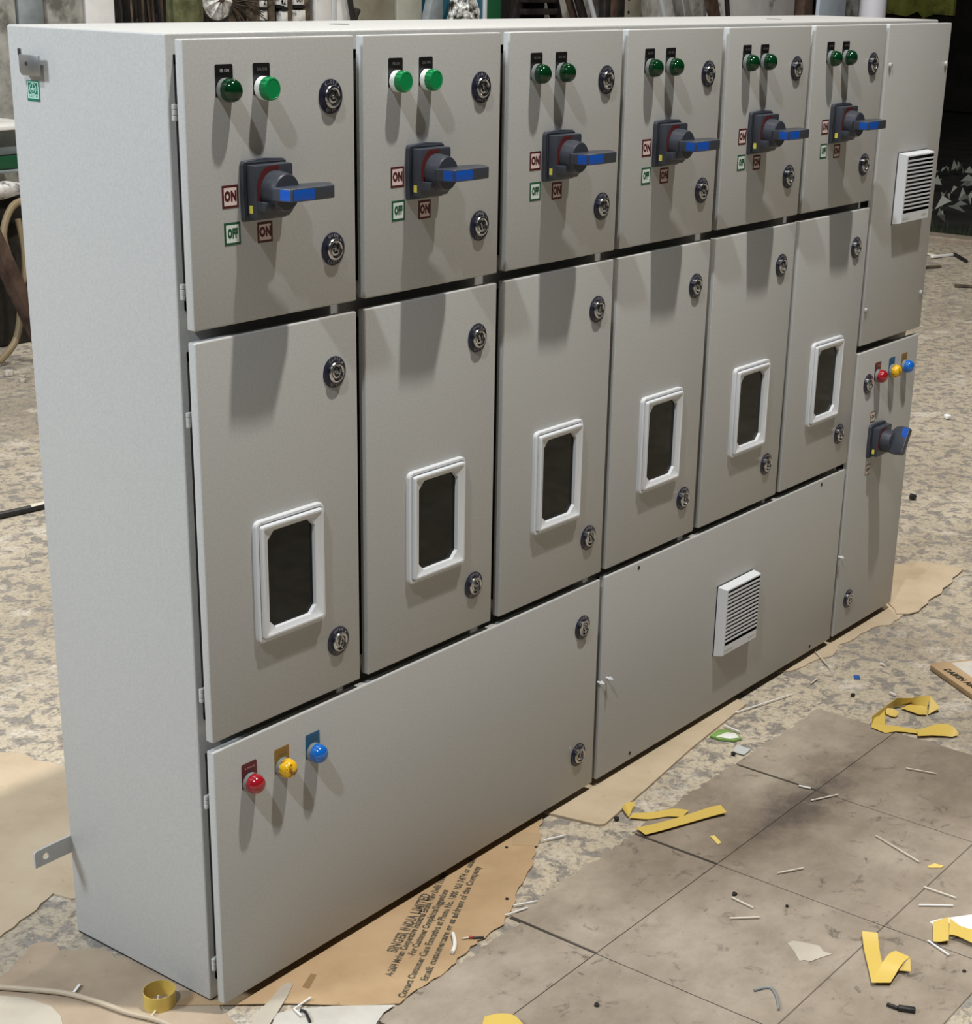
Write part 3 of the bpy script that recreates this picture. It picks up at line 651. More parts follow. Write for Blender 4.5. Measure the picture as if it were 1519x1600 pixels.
# louvred filter cover, 145 x 150
def louvre():
    mb = MB(); w, h, d = .0735, .0765, .0215
    mb.prism([(-w-.001,-h-.001),(w+.001,-h-.001),(w+.001,h+.001),(-w-.001,h+.001)], -.0002, .0020, 'handle_dark', 0, None, front(0,0,0))
    fr = (w-.004, h-.004)
    L = []
    for a, b, y in ((w,h,-.0018),(fr[0]+.0008,fr[1]+.0008,-d+.0012),(fr[0]-.0006,fr[1]-.0006,-d),(fr[0]-.006,fr[1]-.004,-d)):
        L.append([(-a,y,-b),(a,y,-b),(a,y,b),(-a,y,b)])
    zb = -fr[1]+.020
    L[-1] = [(-fr[0]+.006,-d,zb),(fr[0]-.001,-d,zb),(fr[0]-.001,-d,fr[1]-.003),(-fr[0]+.006,-d,fr[1]-.003)]
    L.append([(p[0], -.004, p[2]) for p in L[-1]])
    mb.loops(L, 'white_plastic', False, False, {3:'handle_dark'})
    mb.add(L[-1], [(0,1,2,3)], 'handle_dark')
    N = 14; pitch = (fr[1]-.003-zb)/N
    for k in range(N):
        zz = zb + k*pitch
        if k == 0: continue
        mb.add([(-fr[0]+.006,-d,zz-.0018),(fr[0]-.001,-d,zz-.0018),(fr[0]-.001,-d,zz+.0020),(-fr[0]+.006,-d,zz+.0020),
                (-fr[0]+.006,-d+.004,zz-.0012),(fr[0]-.001,-d+.004,zz-.0012),(fr[0]-.001,-d+.004,zz+.0012),(-fr[0]+.006,-d+.004,zz+.0012)],
               [(0,1,2,3),(7,6,5,4),(0,4,5,1),(1,5,6,2),(2,6,7,3),(3,7,4,0)], 'white_plastic')
    mb.prism([(-fr[0]+.004,-fr[1]+.006),(-fr[0]+.040,-fr[1]+.006),(-fr[0]+.040,-fr[1]+.012),(-fr[0]+.004,-fr[1]+.012)], d, d+.0003, 'grey_chip', 0, None, front(0,0,0))
    mb.prism([(fr[0]-.036,-fr[1]+.008),(fr[0]-.010,-fr[1]+.008),(fr[0]-.010,-fr[1]+.013),(fr[0]-.036,-fr[1]+.013)], d, d+.0003, 'grey_chip', 0, None, front(0,0,0))
    return mb.mesh('vent_louvre', 25)
VL = louvre()
mb = MB()
for k in range(3): mb.lathe_y([(.0026,0),(.0034,.0008),(.0034,.0058),(.0026,.0066)], 'paint', 12, None, Matrix.Translation((0,0,-.0105+.007*k)) @ Matrix.Rotation(math.radians(90),4,'X'))
mb.box(-.001,.012,.0015,.004,-.009,.009,'paint',.0006)
HINGE = mb.mesh('hinge')
mb = MB()
mb.lathe_y([(.0022,.006),(.0022,-.0085),(.0016,-.0092)], 'white_plastic', 12); mb.lathe_y([(.0045,-.001),(.0045,-.0035),(.0036,-.0042)], 'white_plastic', 6)
PIN = mb.mesh('latch_pin')
mb = MB()
mb.lathe_y([(.0056,.0004),(.0056,-.0030),(.0042,-.0048),(.0018,-.0050)], 'paint', 16); mb.box(-.0008,.0008,-.0062,-.004,-.0040,.0040,'steel',.0002,1)
SCREW = mb.mesh('quarter_turn_screw')
mb = MB(); mb.lathe_y([(.0038,.0003),(.0038,-.0006)], 'gasket', 14); HOLE = mb.mesh('screw_hole')

def make_door(x0, x1, z0, z1):
    mb = MB()
    mb.box(x0, x1, 0, .0146, z0, z1, 'paint', .0022, 3)
    c = ((x0+x1)/2, 0, (z0+z1)/2)
    d = build(mb, 'door', panel, c)
    g = MB(); i = .020; w = .012
    for a, b, e, f_ in ((x0+i,x1-i,z0+i,z0+i+w),(x0+i,x1-i,z1-i-w,z1-i),(x0+i,x0+i+w,z0+i,z1-i),(x1-i-w,x1-i,z0+i,z1-i)):
        g.box(a, b, .0140, .0402, e, f_, 'gasket')
    build(g, 'door_gasket', d, c, 'black rubber gasket')
    return d
COLS = [(0.0,.3085),(.3269,.6355),(.6575,.9635),(.9788,1.2853),(1.3052,1.6174),(1.6344,1.9457)]
Z1T, Z1B, Z2T, Z2B, Z3T, Z3B = 1.4000, 1.0395, 1.0242, .4519, .4374, .0200
BLACKS = {(0,0):('EB','DG'),(1,0):('EBd','DG')}
for i, (a, b) in enumerate(COLS):
    d = make_door(a, b, Z1B, Z1T)
    lens = [('dark','lit'),('lit','lit')][i] if i < 2 else ('dark','dark')
    for k, (dx, ln) in enumerate(zip((.067, .1325), lens)):
        add_indicator(d, a+dx, 1.338, ln, 'white' if ln == 'lit' else 'grey', ('EB' if i == 0 else 'EBd', 'DG')[k])
    add_lock(d, a+.2605, 1.3223, 'top'); add_lock(d, a+.2610, 1.1180, 'bottom')
    add_handle(d, a+.1265, 1.2105)
    place('position_sticker', ST['ON'], d, (a+.0705, 0, 1.2055), 'maroon framed ON sticker')
    place('position_sticker', ST['OFF'], d, (a+.0722, 0, 1.1580), 'green framed OFF sticker')
    place('position_sticker', ST['ONs'], d, (a+.1310, 0, 1.1545), 'maroon framed ON sticker')
    if i == 0:
        for z in (1.312, 1.088): place('hinge', HINGE, d, (a+.004, .024, z))
    d = make_door(a, b, Z2B, Z2T)
    add_lock(d, a+.2600, .9440, 'top'); add_lock(d, a+.2595, .5300, 'bottom')
    wx = a + (.1585, .1585, .1530, .1590, .1640, .1600)[i]
    place('viewing_window_frame', WF, d, (wx, 0, .6687), 'white plastic frame')
    place('viewing_pane', WP, d, (wx, 0, .6687), 'smoked dark pane')
    if i == 0:
        for z in (.918, .519): place('hinge', HINGE, d, (a+.004, .024, z))
d = make_door(0.0, COLS[2][1], Z3B, Z3T)
for dx, c in ((.0675,'red'),(.134,'yellow'),(.200,'blue')):
    add_indicator(d, dx, .3675, c, 'ring', {'red':'red','yellow':'ochre','blue':'blue'}[c])
add_lock(d, .910, .358, 'top'); add_lock(d, .911, .099, 'bottom')
for z in (.351, .079): place('hinge', HINGE, d, (.004, .024, z))
place('latch_pin', PIN, d, (.9715, -.004, .228))
d = make_door(COLS[3][0], COLS[5][1], Z3B, Z3T)
place('vent_louvre', VL, d, (1.4700, 0, .2255), 'white plastic louvred cover')
for x, z in ((1.092,.426),(1.093,.035),(1.831,.426),(1.843,.032)): place('screw_hole', HOLE, d, (x, 0, z))
place('latch_pin', PIN, d, (.998, -.006, .229)); place('latch_pin', PIN, d, (1.954, -.004, .223))
d = make_door(1.9603, 2.2738, .7173, Z1T)
place('vent_louvre', VL, d, (2.1330, 0, 1.0540), 'white plastic louvred cover')
for x, z in ((1.976,1.317),(2.259,1.313),(1.970,.798),(2.255,.801)): place('quarter_turn_screw', SCREW, d, (x, 0, z))
d = make_door(1.9603, 2.2738, Z3B, .7008)
add_lock(d, 2.020, .623, 'top'); add_lock(d, 2.023, .100, 'bottom')
for x, c, p in ((2.0635,'red','red'),(2.136,'yellow','blue'),(2.2025,'blue','ochre')): add_indicator(d, x, .635, c, 'ring', p)
add_handle(d, 2.083, .4815, math.radians(-120), HG2, False)
place('position_sticker', small_sticker('ON'), d, (2.0625, 0, .538), 'small sticker with dark frame'); place('position_sticker', small_sticker('OFF'), d, (2.0625, 0, .411), 'small sticker with dark frame')

# ================================================================ things lying on the floor
sheet('cardboard_sheet', jag(CARTON_LEFT_REAR, .003, .016, 2), .0004, .0028, 'card_pale', 'pale cardboard sheet lying behind the left end of the panel', 'cardboard')
sheet('cardboard_sheet', jag(CARTON_BROWN, .005, .015, 4), .0004, .0024, 'card_dirty', 'dirty brown torn cardboard under the near left foot of the panel', 'cardboard')
sheet('paper_sheet', SHEET_GREY, .0026, .0034, 'paper_grey', 'pale grey sheet in the bottom left corner under the beige cable', 'paper')
def carton_print(mb):
    for s, P, size, bold in (('SINGER INDIA LIMITED', TEXT1, .0235, .0010),
            ('A-26/4 Mohan Cooperative Industrial Estate, New Delhi 110044', TEXT2, .0165, .0008),
            ('For Customer Complaints/Suggestions', TEXT3, .0165, .0008),
            ('Contact Customer Care Executive at Phone No. 1800 103 3474 or email', TEXT4, .0165, .0008),
            ('Email: customercare or at address of the Company', TEXT5, .0165, .0008)):
        (x0, y0), (x1, y1) = P[0], P[1]
        ang = math.atan2(y1-y0, x1-x0)
        mb.text(s, size, 'ink', flat(x0-math.sin(ang)*size*.3, y0+math.cos(ang)*size*.3, .0042, ang), 0, 'LEFT', 1.05, 1.0, bold, math.hypot(x1-x0, y1-y0))
sheet('flattened_carton', jag(CARTON_PRINTED, .0035, .012, 5, tuple(range(4,16))), .0025, .0040, 'card', 'tan flattened carton with grey printed address lines under the panel', 'cardboard', None, carton_print)
sheet('paper_sheet', PAPER_WHITE, .0041, .0049, 'paper', 'whitish paper along the front edge of the printed carton', 'paper')
mb = MB(); C0 = STRIP_CURLED
mb.prism(C0, .0050, .0060, 'paper_grey'); c = centroid(C0)
tag(build(mb, 'torn_strip', None, (c[0], c[1], .005)), 'pale grey torn strip lying over the printed carton by the near corner', 'paper')
sheet('cardboard_strip', STRIP_LONG, .0004, .0052, 'card_pale', 'long pale cardboard strip under the middle of the panel front', 'cardboard')
sheet('cardboard_strip', jag(STRIP_TORN, .004, .014, 6, tuple(range(0,13))), .0004, .0030, 'card_pale', 'long torn edged cardboard strip under the right half of the panel front', 'cardboard')
sheet('cardboard_sheet', jag(SHEET_FAR, .006, .03, 7), .0032, .0058, 'card_pale', 'pale cardboard sheet sticking out past the right end of the panel', 'cardboard')
sheet('brown_tape_patch', TAPE_BROWN, .0041, .0044, 'brown_tape', 'small brown tape patch stuck on the printed carton', 'tape')
sheet('tan_tape_patch', TAPE_CLEAR, .0041, .0044, 'clear_tape', 'glossy tan tape patch on the right corner of the printed carton', 'tape')

def tape(name, segs, label, smooth=True):
    mb = MB()
    for s in segs: mb.ribbon([(p[0],p[1],p[2]+.0024,p[3],p[4],p[5]+.0024) for p in s], 'tape', .0006, smooth)
    p = segs[0][0]
    return tag(build(mb, name, None, (p[0], p[1], 0), None, 60), label, 'tape')
tape('tape_strip', TAPE_V, 'yellow tape strip folded in a V at the end of the long cardboard strip')
tape('tape_strip', TAPE_FOLD, 'yellow tape strip bent like a tick mark on the slabs at lower right')
tape('tape_strip', TAPE_LOOP, 'long yellow tape strip curled in an open loop by the lettered carton', False)
tape('tape_strip', TAPE_EDGE, 'yellow tape strip stuck over a white paper scrap at the right edge')
tape('tape_strip', TAPE_FRONT, 'yellow tape piece at the bottom edge in front of the printed carton')
sheet('paper_scrap', PAPER_TAPED, .0024, .0050, 'white', 'white paper scrap under the yellow tape at the right edge', 'paper')
sheet('tape_scrap', TAPE_BIT, .0026, .0034, 'tape_pale', 'tiny yellow tape scrap beside the V shaped tape', 'tape')
sheet('tape_scrap', PEEL_BIT, .0026, .0040, 'tape_pale', 'tiny cream yellow scrap on a slab seam near the right edge', 'tape')
mb = MB(); n = 40; cx, cy, cr = -.0432, .0958, .0242
L = []
for k in range(n+1):
    a = 2*math.pi*k/n + .6; r = cr*(1+.05*math.cos(2*a)); t = .0007
    z0 = .0026; z1 = .0285 + .0015*math.sin(a)
    L.append([(cx+r*math.cos(a),cy+r*math.sin(a),z0),(cx+r*math.cos(a),cy+r*math.sin(a),z1),(cx+(r-t)*math.cos(a),cy+(r-t)*math.sin(a),z1),(cx+(r-t)*math.cos(a),cy+(r-t)*math.sin(a),z0)])
mb.loops(L, 'tape')
tag(build(mb, 'tape_ring', None, (cx, cy, 0), None, 40), 'yellow tape standing as a ring by the near left corner of the panel', 'tape')

SL = ['cream stick on the slabs right of the centre seam', 'cream stick crossing the seam left of the dark stain', 'long cream stick lying diagonally on the middle right slab', 'short cream stick below the dark stain',
      'cream stick sloping above the other near the right edge', 'level cream stick left of the white paper scrap', 'cream stick sloping from a black crumb on the centre slab', 'level cream stick touching the other on the centre slab',
      'short white stick in the dark slab gap', 'cream stick below the white paper scrap', 'long white stick at the tip of the long cardboard strip', 'cream stick across the torn cardboard strip', 'short cream stick on the concrete below the torn strip',
      'white stick beside the green wrapper', 'tiny white stick on bare concrete above the loop of tape', 'tiny white stick touching the loop of yellow tape', 'white stick at the torn right edge of the printed carton, above the pair',
      'white stick at the lower right edge of the printed carton, upper of the pair', 'white stick at the lower right edge of the printed carton, lower of the pair', 'short white stick on the dirty cardboard above the beige cable']
for (a, b), lab in zip(STICKS, SL):
    mb = MB(); th = .0042 if lab.startswith(('short white','white stick beside','tiny white')) else .0026
    mb.bar((a[0],a[1],.0058),(b[0],b[1],.0058), th, .0022, 'white' if 'white' in lab else 'cream', .0005)
    tag(build(mb, 'cable_tie_offcut', None, ((a[0]+b[0])/2,(a[1]+b[1])/2,.0046)), lab, 'cable tie offcut', 'cable tie offcuts on the floor')
mb = MB(); mb.tube([(p[0],p[1],.0085) for p in TIE_Y], .0016, 'white', 6, 0)
tag(build(mb, 'cable_tie', None, (TIE_Y[1][0],TIE_Y[1][1],.006)), 'white bent cable tie on the paper at the bottom', 'cable tie')
mb = MB(); mb.tube([(p[0],p[1],.0075) for p in TIE_BLACK], .0024, 'black', 6, 2)
tag(build(mb, 'cable_tie', None, (TIE_BLACK[1][0],TIE_BLACK[1][1],.005)), 'black cable tie end beside the white bent tie', 'cable tie')
mb = MB(); mb.tube(TIE_RING, .0014, 'cream', 6, 2)
tag(build(mb, 'cable_tie', None, TIE_RING[2]), 'cream cable tie leaning on the yellow tape ring', 'cable tie')
mb = MB(); mb.tube([(p[0],p[1],.0075) for p in CABLE_FRONT], .0045, 'cable', 10, 5)
tag(build(mb, 'cable', None, (CABLE_FRONT[2][0],CABLE_FRONT[2][1],.003)), 'beige cable crossing the bottom left corner past the tape ring', 'cable')
mb = MB(); mb.tube([(p[0],p[1],.011) for p in CABLE_REAR], .010, 'black', 10, 4)
q = CABLE_REAR[2]; q2 = CABLE_REAR[3]; mb.tube([(q[0]-.004,q[1]+.001,.0125),(q2[0],q2[1],.0125)], .0098, 'cream', 10, 0)
tag(build(mb, 'pipe', None, (q[0],q[1],.001)), 'black pale ended pipe on the floor behind the left side', 'pipe')
mb = MB(); mb.tube([(p[0],p[1],.0045) for p in WIRE_GREY], .0022, 'bezel_grey', 8, 5)
tag(build(mb, 'wire', None, (WIRE_GREY[2][0],WIRE_GREY[2][1],.002)), 'short grey wire curved like a hook on the front slab', 'wire')
mb = MB(); mb.tube([(p[0],p[1],.0082) for p in TUBE_WHITE], .0034, 'white', 10, 4)
tag(build(mb, 'tube', None, (TUBE_WHITE[1][0],TUBE_WHITE[1][1],.005)), 'short bent white tube on the edge of the printed carton', 'tube')
mb = MB()
mb.tube([(LEAD[0][0],LEAD[0][1],.0065),(LEAD[1][0],LEAD[1][1],.0065)], .0015, 'cream', 8, 0)
mb.tube([(LEAD[1][0],LEAD[1][1],.0068),(LEAD[2][0],LEAD[2][1],.0068)], .0025, 'red', 8, 0)
mb.tube([(LEAD[2][0],LEAD[2][1],.0062),(LEAD[3][0],LEAD[3][1],.0062),(LEAD[4][0],LEAD[4][1],.0062)], .0020, 'black', 8, 0)
tag(build(mb, 'wire_lead', None, (LEAD[2][0],LEAD[2][1],.004)), 'tiny red and black wire lead beside the white tube', 'wire')
mb = MB()
a, b, c = CONNECTOR
mb.bar((a[0],a[1],.0055),(b[0],b[1],.0055), .0055, .005, 'black', .001); mb.bar((b[0],b[1],.0065),(c[0],c[1],.0065), .010, .0075, 'black', .002)
tag(build(mb, 'connector', None, (b[0],b[1],.0024)), 'small black plastic connector on the slab at the bottom right', 'connector')
sheet('paper_scrap', PAPER_TORN, .0024, .0036, 'paper_grey', 'ragged grey paper scrap on the middle slab', 'paper')
sheet('card_scrap', CHIP_GREY, .0026, .0040, 'grey_chip', 'small grey white card below the green wrapper', 'paper')
mb = MB(); c = centroid(WRAPPER)
mb.prism(WRAPPER, .0008, .006, 'green_film', .0012); mb.prism(WRAPPER_IN, .006, .0072, 'white', .0004)
tag(build(mb, 'wrapper', None, (c[0],c[1],.0008)), 'green and white wrapper by the long cardboard strip', 'wrapper')
sheet('plastic_chip', CHIP_BLUE, .0005, .003, 'blue_chip', 'small blue plastic chip on the bare concrete', 'chip')
BL = [('black crumb right of the tick shaped tape',.004),('black crumb at the end of a cream stick on the centre slab',.0055),('black crumb on the centre slab below the sticks',.004),('black nut at the fold of the V shaped tape',.006),
      ('brown crumb on the lowest slab',.005),('dark crumb near the tan tape patch on the carton',.004),('dark crumb near the right edge of the printed carton',.004),('black ring shaped crumb left of the loop of tape',.006),('black crumb beside the grey white card',.006)]
for (x, y), (lab, r) in zip(BITS, BL):
    mb = MB(); n = 7
    P = [(x+r*random.uniform(.6,1.1)*math.cos(2*math.pi*k/n), y+r*random.uniform(.6,1.1)*math.sin(2*math.pi*k/n)) for k in range(n)]
    mb.prism(P, .0024, .0024+r*.9, 'black', r*.25)
    tag(build(mb, 'crumb', None, (x, y, .0024)), lab, 'crumb', 'dark crumbs on the floor')
# the flat carton with printed letters at the right edge
mb = MB(); B = BOX
mb.prism(B, .002, .014, 'card', .001)
lp = BOXLABEL
mb.prism([(lp[0][0],lp[0][1]),(lp[3][0],lp[3][1]),(lp[2][0],lp[2][1])], .0139, .0144, 'paper')
t0, t1 = BOXTEXT[0], BOXTEXT[1]
ang = math.atan2(t1[1]-t0[1], t1[0]-t0[0])
mb.text('DAIKIN AIR', .0215, 'ink_black', flat(t0[0]+.0065*math.cos(ang+1.57), t0[1]+.0065*math.sin(ang+1.57), .01465, ang), 0, 'LEFT', 1.05, .95, .0010)
tag(build(mb, 'carton', None, (B[0][0],B[0][1],.002)), 'flat brown carton with bold lettering and a white label at the right edge', 'carton')

# ================================================================ clutter along the back wall
def solid(name, x0, x1, y0, y1, z0, z1, mat, label, cat, bevel=.006, extra=None, group=None):
    mb = MB(); mb.box(x0, x1, y0, y1, z0, z1, mat, bevel)
    if extra: extra(mb)
    return tag(build(mb, name, None, ((x0+x1)/2,(y0+y1)/2,z0)), label, cat, group)
M['concrete_grey'] = mottled('grey_block', [(0.35,(.10,.095,.08)),(.5,(.27,.265,.24)),(.68,(.38,.37,.34))], 9, .9, 8)
M['blue_grey'] = mottled('blue_grey_board', [(0.35,(.14,.16,.165)),(.65,(.25,.28,.29))], 6, .7)
M['whitewash'] = mottled('whitewash', [(0.32,(.22,.20,.17)),(.42,(.58,.57,.55)),(.7,(.68,.67,.66))], 7, .8)
M['rag'] = mottled('crumpled_white', [(0.36,(.14,.13,.12)),(.48,(.62,.61,.59)),(.62,(.78,.77,.75))], 22, .5, 6)
M['foil'] = mottled('crumpled_foil', [(0.42,(.02,.02,.015)),(.5,(.3,.3,.28)),(.60,(.85,.85,.83))], 26, .3, 5)
M['brush'] = mottled('dry_brush', [(0.35,(.035,.026,.018)),(.65,(.13,.10,.07))], 20, .9)
M['olive_cloth'] = mottled('olive_cloth', [(0.35,(.04,.042,.016)),(.65,(.13,.13,.06))], 14, .9)
M['board'] = mottled('beige_board', [(0.3,(.17,.155,.115)),(.6,(.25,.235,.185))], 5, .7)
M['board_pale'] = mottled('pale_board', [(0.3,(.30,.30,.25)),(.7,(.40,.40,.34))], 5, .6)
M['teal'] = simple('teal_enamel', (.018,.12,.19), .4)
M['green_enamel'] = simple('green_enamel', (.012,.085,.035), .45)
M['iron'] = mottled('dark_iron', [(0.35,(.006,.005,.005)),(.7,(.03,.026,.022))], 12, .6)
M['rust'] = mottled('rusty_iron', [(0.35,(.035,.020,.014)),(.65,(.10,.062,.045))], 12, .8)
M['bright_metal'] = simple('pale_metal', (.50,.52,.54), .4)
M['pale_blue'] = mottled('pale_blue_board', [(0.3,(.42,.48,.55)),(.7,(.55,.62,.69))], 4, .5)
M['column'] = simple('white_column', (.80,.79,.84), .5)
M['hose'] = simple('tan_hose', (.22,.165,.09), .6)
M['leaf'] = simple('pale_leaf', (.30,.31,.27), .6)
M['grass'] = simple('dark_grass', (.015,.03,.006), .8)

solid('concrete_block', 2.90, 3.06, 4.40, 4.65, 0, 1.55, 'concrete_grey', 'grey mottled block at the far left along the back wall', 'block')
solid('plank', 3.075, 3.20, 4.40, 4.46, 0, 1.9, 'blue_grey', 'upright blue grey plank at the left of the back wall', 'plank')
solid('concrete_block', 3.22, 3.405, 4.40, 4.69, 0, 1.5, 'concrete_grey', 'grey mottled block between the blue plank and the whitewashed board', 'block')
solid('board', 3.42, 3.575, 4.40, 4.44, 0, 1.345, 'whitewash', 'whitewashed board leaning upright at the back wall', 'board')
mb = MB(); mb.tube([(3.635,4.40,0),(3.632,4.41,.7),(3.62,4.42,1.5)], .008, 'iron', 8, 3)
tag(build(mb, 'iron_rod', None, (3.635,4.40,0)), 'thin dark upright rod right of the whitewashed board', 'rod')
mb = MB()
for k in range(26):
    x = random.uniform(3.74, 4.00); y = random.uniform(4.42, 4.55); lean = random.uniform(-.12,.12)
    mb.tube([(x,y,0),(x+lean*.5,y+random.uniform(-.03,.03),.7),(x+lean,y,random.uniform(1.2,1.7))], lambda u: .007*(1-.4*u), random.choice(['brush','iron','iron','rust']), 5, 2)
mb.box(3.69, 4.42, 4.60, 4.64, 0, 1.6, 'iron')
tag(build(mb, 'brushwood', None, (3.88,4.4,0)), 'dark heap of dry upright sticks left of the white wheel', 'brushwood', None, 'stuff')
mb = MB(); n = 24; L = []
for k in range(9):
    z = 1.6*k/8; r = .13*(1-.2*abs(k/8-.45))
    L.append([(3.635+r*(1+.18*math.sin(5*2*math.pi*i/n+k*.4))*.62*math.cos(2*math.pi*i/n), 4.02+r*.5*(1+.18*math.sin(5*2*math.pi*i/n+k*.4))*math.sin(2*math.pi*i/n), z) for i in range(n)])
mb.loops(L, 'olive_cloth')
tag(build(mb, 'cloth_roll', None, (3.68,4.02,0), None, 50), 'olive cloth roll standing left of the white wheel', 'cloth')
wheel = root('wheel', (3.98, 4.2, 0), 'small spoked wheel wrapped in white plastic above the panel top', 'wheel')
WX, WY, WZ = 3.985, 4.20, 1.352
mb = MB(); L = []
for k in range(36):
    a = 2*math.pi*k/36
    L.append([(WX+(.098+.007*math.cos(b))*math.cos(a), WY+.007*math.sin(b), WZ+(.098+.007*math.cos(b))*math.sin(a)) for b in [2*math.pi*q/8 for q in range(8)]])
L.append(L[0]); mb.loops(L, 'iron', False, False)
build(mb, 'rim', wheel, (WX,WY,WZ), 'dark rim')
mb = MB(); n = 30; L = []
for r, dy in ((.092,0),(.075,-.012),(.05,-.018),(.025,-.024),(.014,-.026)):
    L.append([(WX+r*math.cos(2*math.pi*i/n), WY+dy+.006*math.sin(i*2.1), WZ+r*math.sin(2*math.pi*i/n)) for i in range(n)])
mb.loops(L, 'rag'); build(mb, 'cover', wheel, (WX,WY,WZ), 'crumpled white plastic cover')
mb = MB(); mb.lathe_y([(.017,0),(.017,-.034),(.010,-.038)], 'rust', 16, None, Matrix.Translation((WX,WY,WZ))); build(mb, 'hub', wheel, (WX,WY,WZ), 'rusty hub')
mb = MB(); mb.box(WX-.02, WX+.02, WY+.01, WY+.05, -WZ*0, WZ, 'rust'); build(mb, 'stand', wheel, (WX,WY,0), 'rusty stand')
mb = MB()
for k in range(46):
    a = math.radians(random.uniform(-60, 60)); L_ = random.uniform(.14,.34)
    mb.tube([(4.14,4.28,1.33),(4.14+L_*.5*math.cos(a),4.28+random.uniform(-.03,.03),1.33+L_*.5*math.sin(a)),(4.14+L_*math.cos(a),4.28,1.33+L_*math.sin(a)-.02)], .0028, random.choice(['brush','brush','rust']), 5, 2)
mb.box(4.12,4.19,4.29,4.33,0,1.4,'brush')
tag(build(mb, 'broom_head', None, (4.15,4.3,0)), 'spread brown twigs fanning out right of the white wheel', 'twigs', None, 'stuff')
rack = root('meter_rack', (4.60, 4.44, 0), 'brown timber rack of small black and white tagged terminals', 'rack')
mb = MB()
for x in (4.42, 4.52, 4.64, 4.76): mb.box(x, x+.045, 4.42, 4.47, 0, 1.6, 'brush', .004)
mb.box(4.41, 4.81, 4.48, 4.54, 0, 1.6, 'iron')
build(mb, 'frame', rack, (4.6,4.44,0))
for j, (x, z, w, txt) in enumerate(((4.478,1.335,.034,'2'),(4.478,1.275,.034,''),(4.590,1.345,.030,'9'),(4.610,1.335,.042,'2'),(4.610,1.265,.042,''),(4.715,1.345,.060,'007'),(4.715,1.27,.075,''))):
    mb = MB(); mb.box(x-w/2, x+w/2, 4.402, 4.44, z-.026, z+.026, 'rag' if not txt else 'whitewash', .003)
    mb.box(x-w/2, x+w/2, 4.398, 4.44, z-.040, z-.028, 'black')
    if txt: mb.text(txt, .045, 'ink_black', front(x, 4.401, z), 0, 'CENTER', .9, .8, .001)
    build(mb, 'tag', rack, (x,4.42,z), 'white tag with black edge')
solid('board', 4.825, 4.935, 4.40, 4.43, 0, 1.7, 'whitewash', 'white stained board right of the tagged rack', 'board')
solid('post', 4.938, 4.972, 4.40, 4.44, 0, 1.7, 'bright_metal', 'narrow grey post between two white stained boards', 'post')
solid('board', 4.975, 5.07, 4.40, 4.43, 0, 1.7, 'whitewash', 'white stained board left of the beige board', 'board')
mb = MB(); mb.tube([(5.10,4.36,1.0),(5.04,4.36,1.27),(5.00,4.36,1.45),(4.97,4.36,1.7)], .014, 'iron', 8, 3); mb.tube([(5.02,4.36,1.20),(5.08,4.36,1.30)], .016, 'iron', 8, 0); mb.bar((5.10,4.36,.0),(5.10,4.36,1.0),.03,.03,'iron')
tag(build(mb, 'bent_bar', None, (5.10,4.36,0)), 'dark bent bar crossing the white stained board', 'bar')
solid('board', 5.075, 5.40, 4.40, 4.44, 0, 1.8, 'board', 'wide beige board standing at the back wall', 'board')
solid('board', 5.425, 5.62, 4.40, 4.44, 0, 1.8, 'board_pale', 'pale beige board right of the wide beige one', 'board')
mb = MB(); mb.prism([(5.60,0),(5.72,0),(5.72,1.6),(5.60,1.25)], 4.34, 4.39, 'blue_grey', .004, None, Matrix(((1,0,0,0),(0,0,1,0),(0,1,0,0),(0,0,0,1))))
tag(build(mb, 'metal_sheet', None, (5.66,4.36,0)), 'grey slant topped sheet left of the crumpled foil', 'sheet')
solid('post', 5.725, 5.775, 4.40, 4.45, 0, 1.7, 'rust', 'dark brown post left of the crumpled foil', 'post')
mb = MB(); n = 14; L = []
for k in range(9):
    z = .9+.65*k/8; r = .085*math.sin(math.pi*(k+.7)/9.4)
    L.append([(5.76+r*random.uniform(.75,1.2)*math.cos(2*math.pi*i/n), 4.24+r*random.uniform(.7,1.2)*math.sin(2*math.pi*i/n), z+random.uniform(-.02,.02)) for i in range(n)])
mb.loops(L, 'foil'); mb.box(5.69,5.83,4.18,4.31,0,.92,'iron')
tag(build(mb, 'foil_bundle', None, (5.76,4.24,0), None, 10), 'crumpled silver foil bundle left of the teal cabinet', 'bundle')
cab = root('cabinet', (6.02, 4.5, 0), 'teal enamel cabinet standing at the back wall', 'cabinet')
mb = MB(); mb.box(5.90, 6.135, 4.40, 4.66, 0, 1.7, 'teal', .01); build(mb, 'cabinet_body', cab, (6.02,4.5,0))
mb = MB(); mb.box(6.137, 6.158, 4.39, 4.44, 0, 1.7, 'bright_metal', .003); build(mb, 'edge_trim', cab, (6.147,4.4,0), 'pale metal edge')
solid('cabinet', 6.165, 6.30, 4.40, 4.69, 0, 1.7, 'green_enamel', 'green enamel cabinet right of the teal one', 'cabinet', .01)
mb = MB(); mb.box(6.305, 6.36, 4.48, 4.66, 0, 1.6, 'board'); mb.box(6.305,6.355,4.40,4.5,0,1.22,'rag',.02)
tag(build(mb, 'sack_stack', None, (6.36,4.5,0)), 'tan sacking right of the green cabinet', 'sacking')
ma_ = root('machine', (6.65, 4.5, 0), 'black slatted machine stand at the back wall', 'machine')
mb = MB()
mb.bar((6.43,4.45,1.15),(6.62,4.45,1.60),.05,.06,'iron',.004); mb.bar((6.93,4.45,1.12),(6.74,4.45,1.6),.05,.06,'iron',.004)
mb.box(6.45,6.94,4.41,4.49,0,1.15,'iron',.01); build(mb, 'frame', ma_, (6.65,4.45,0))
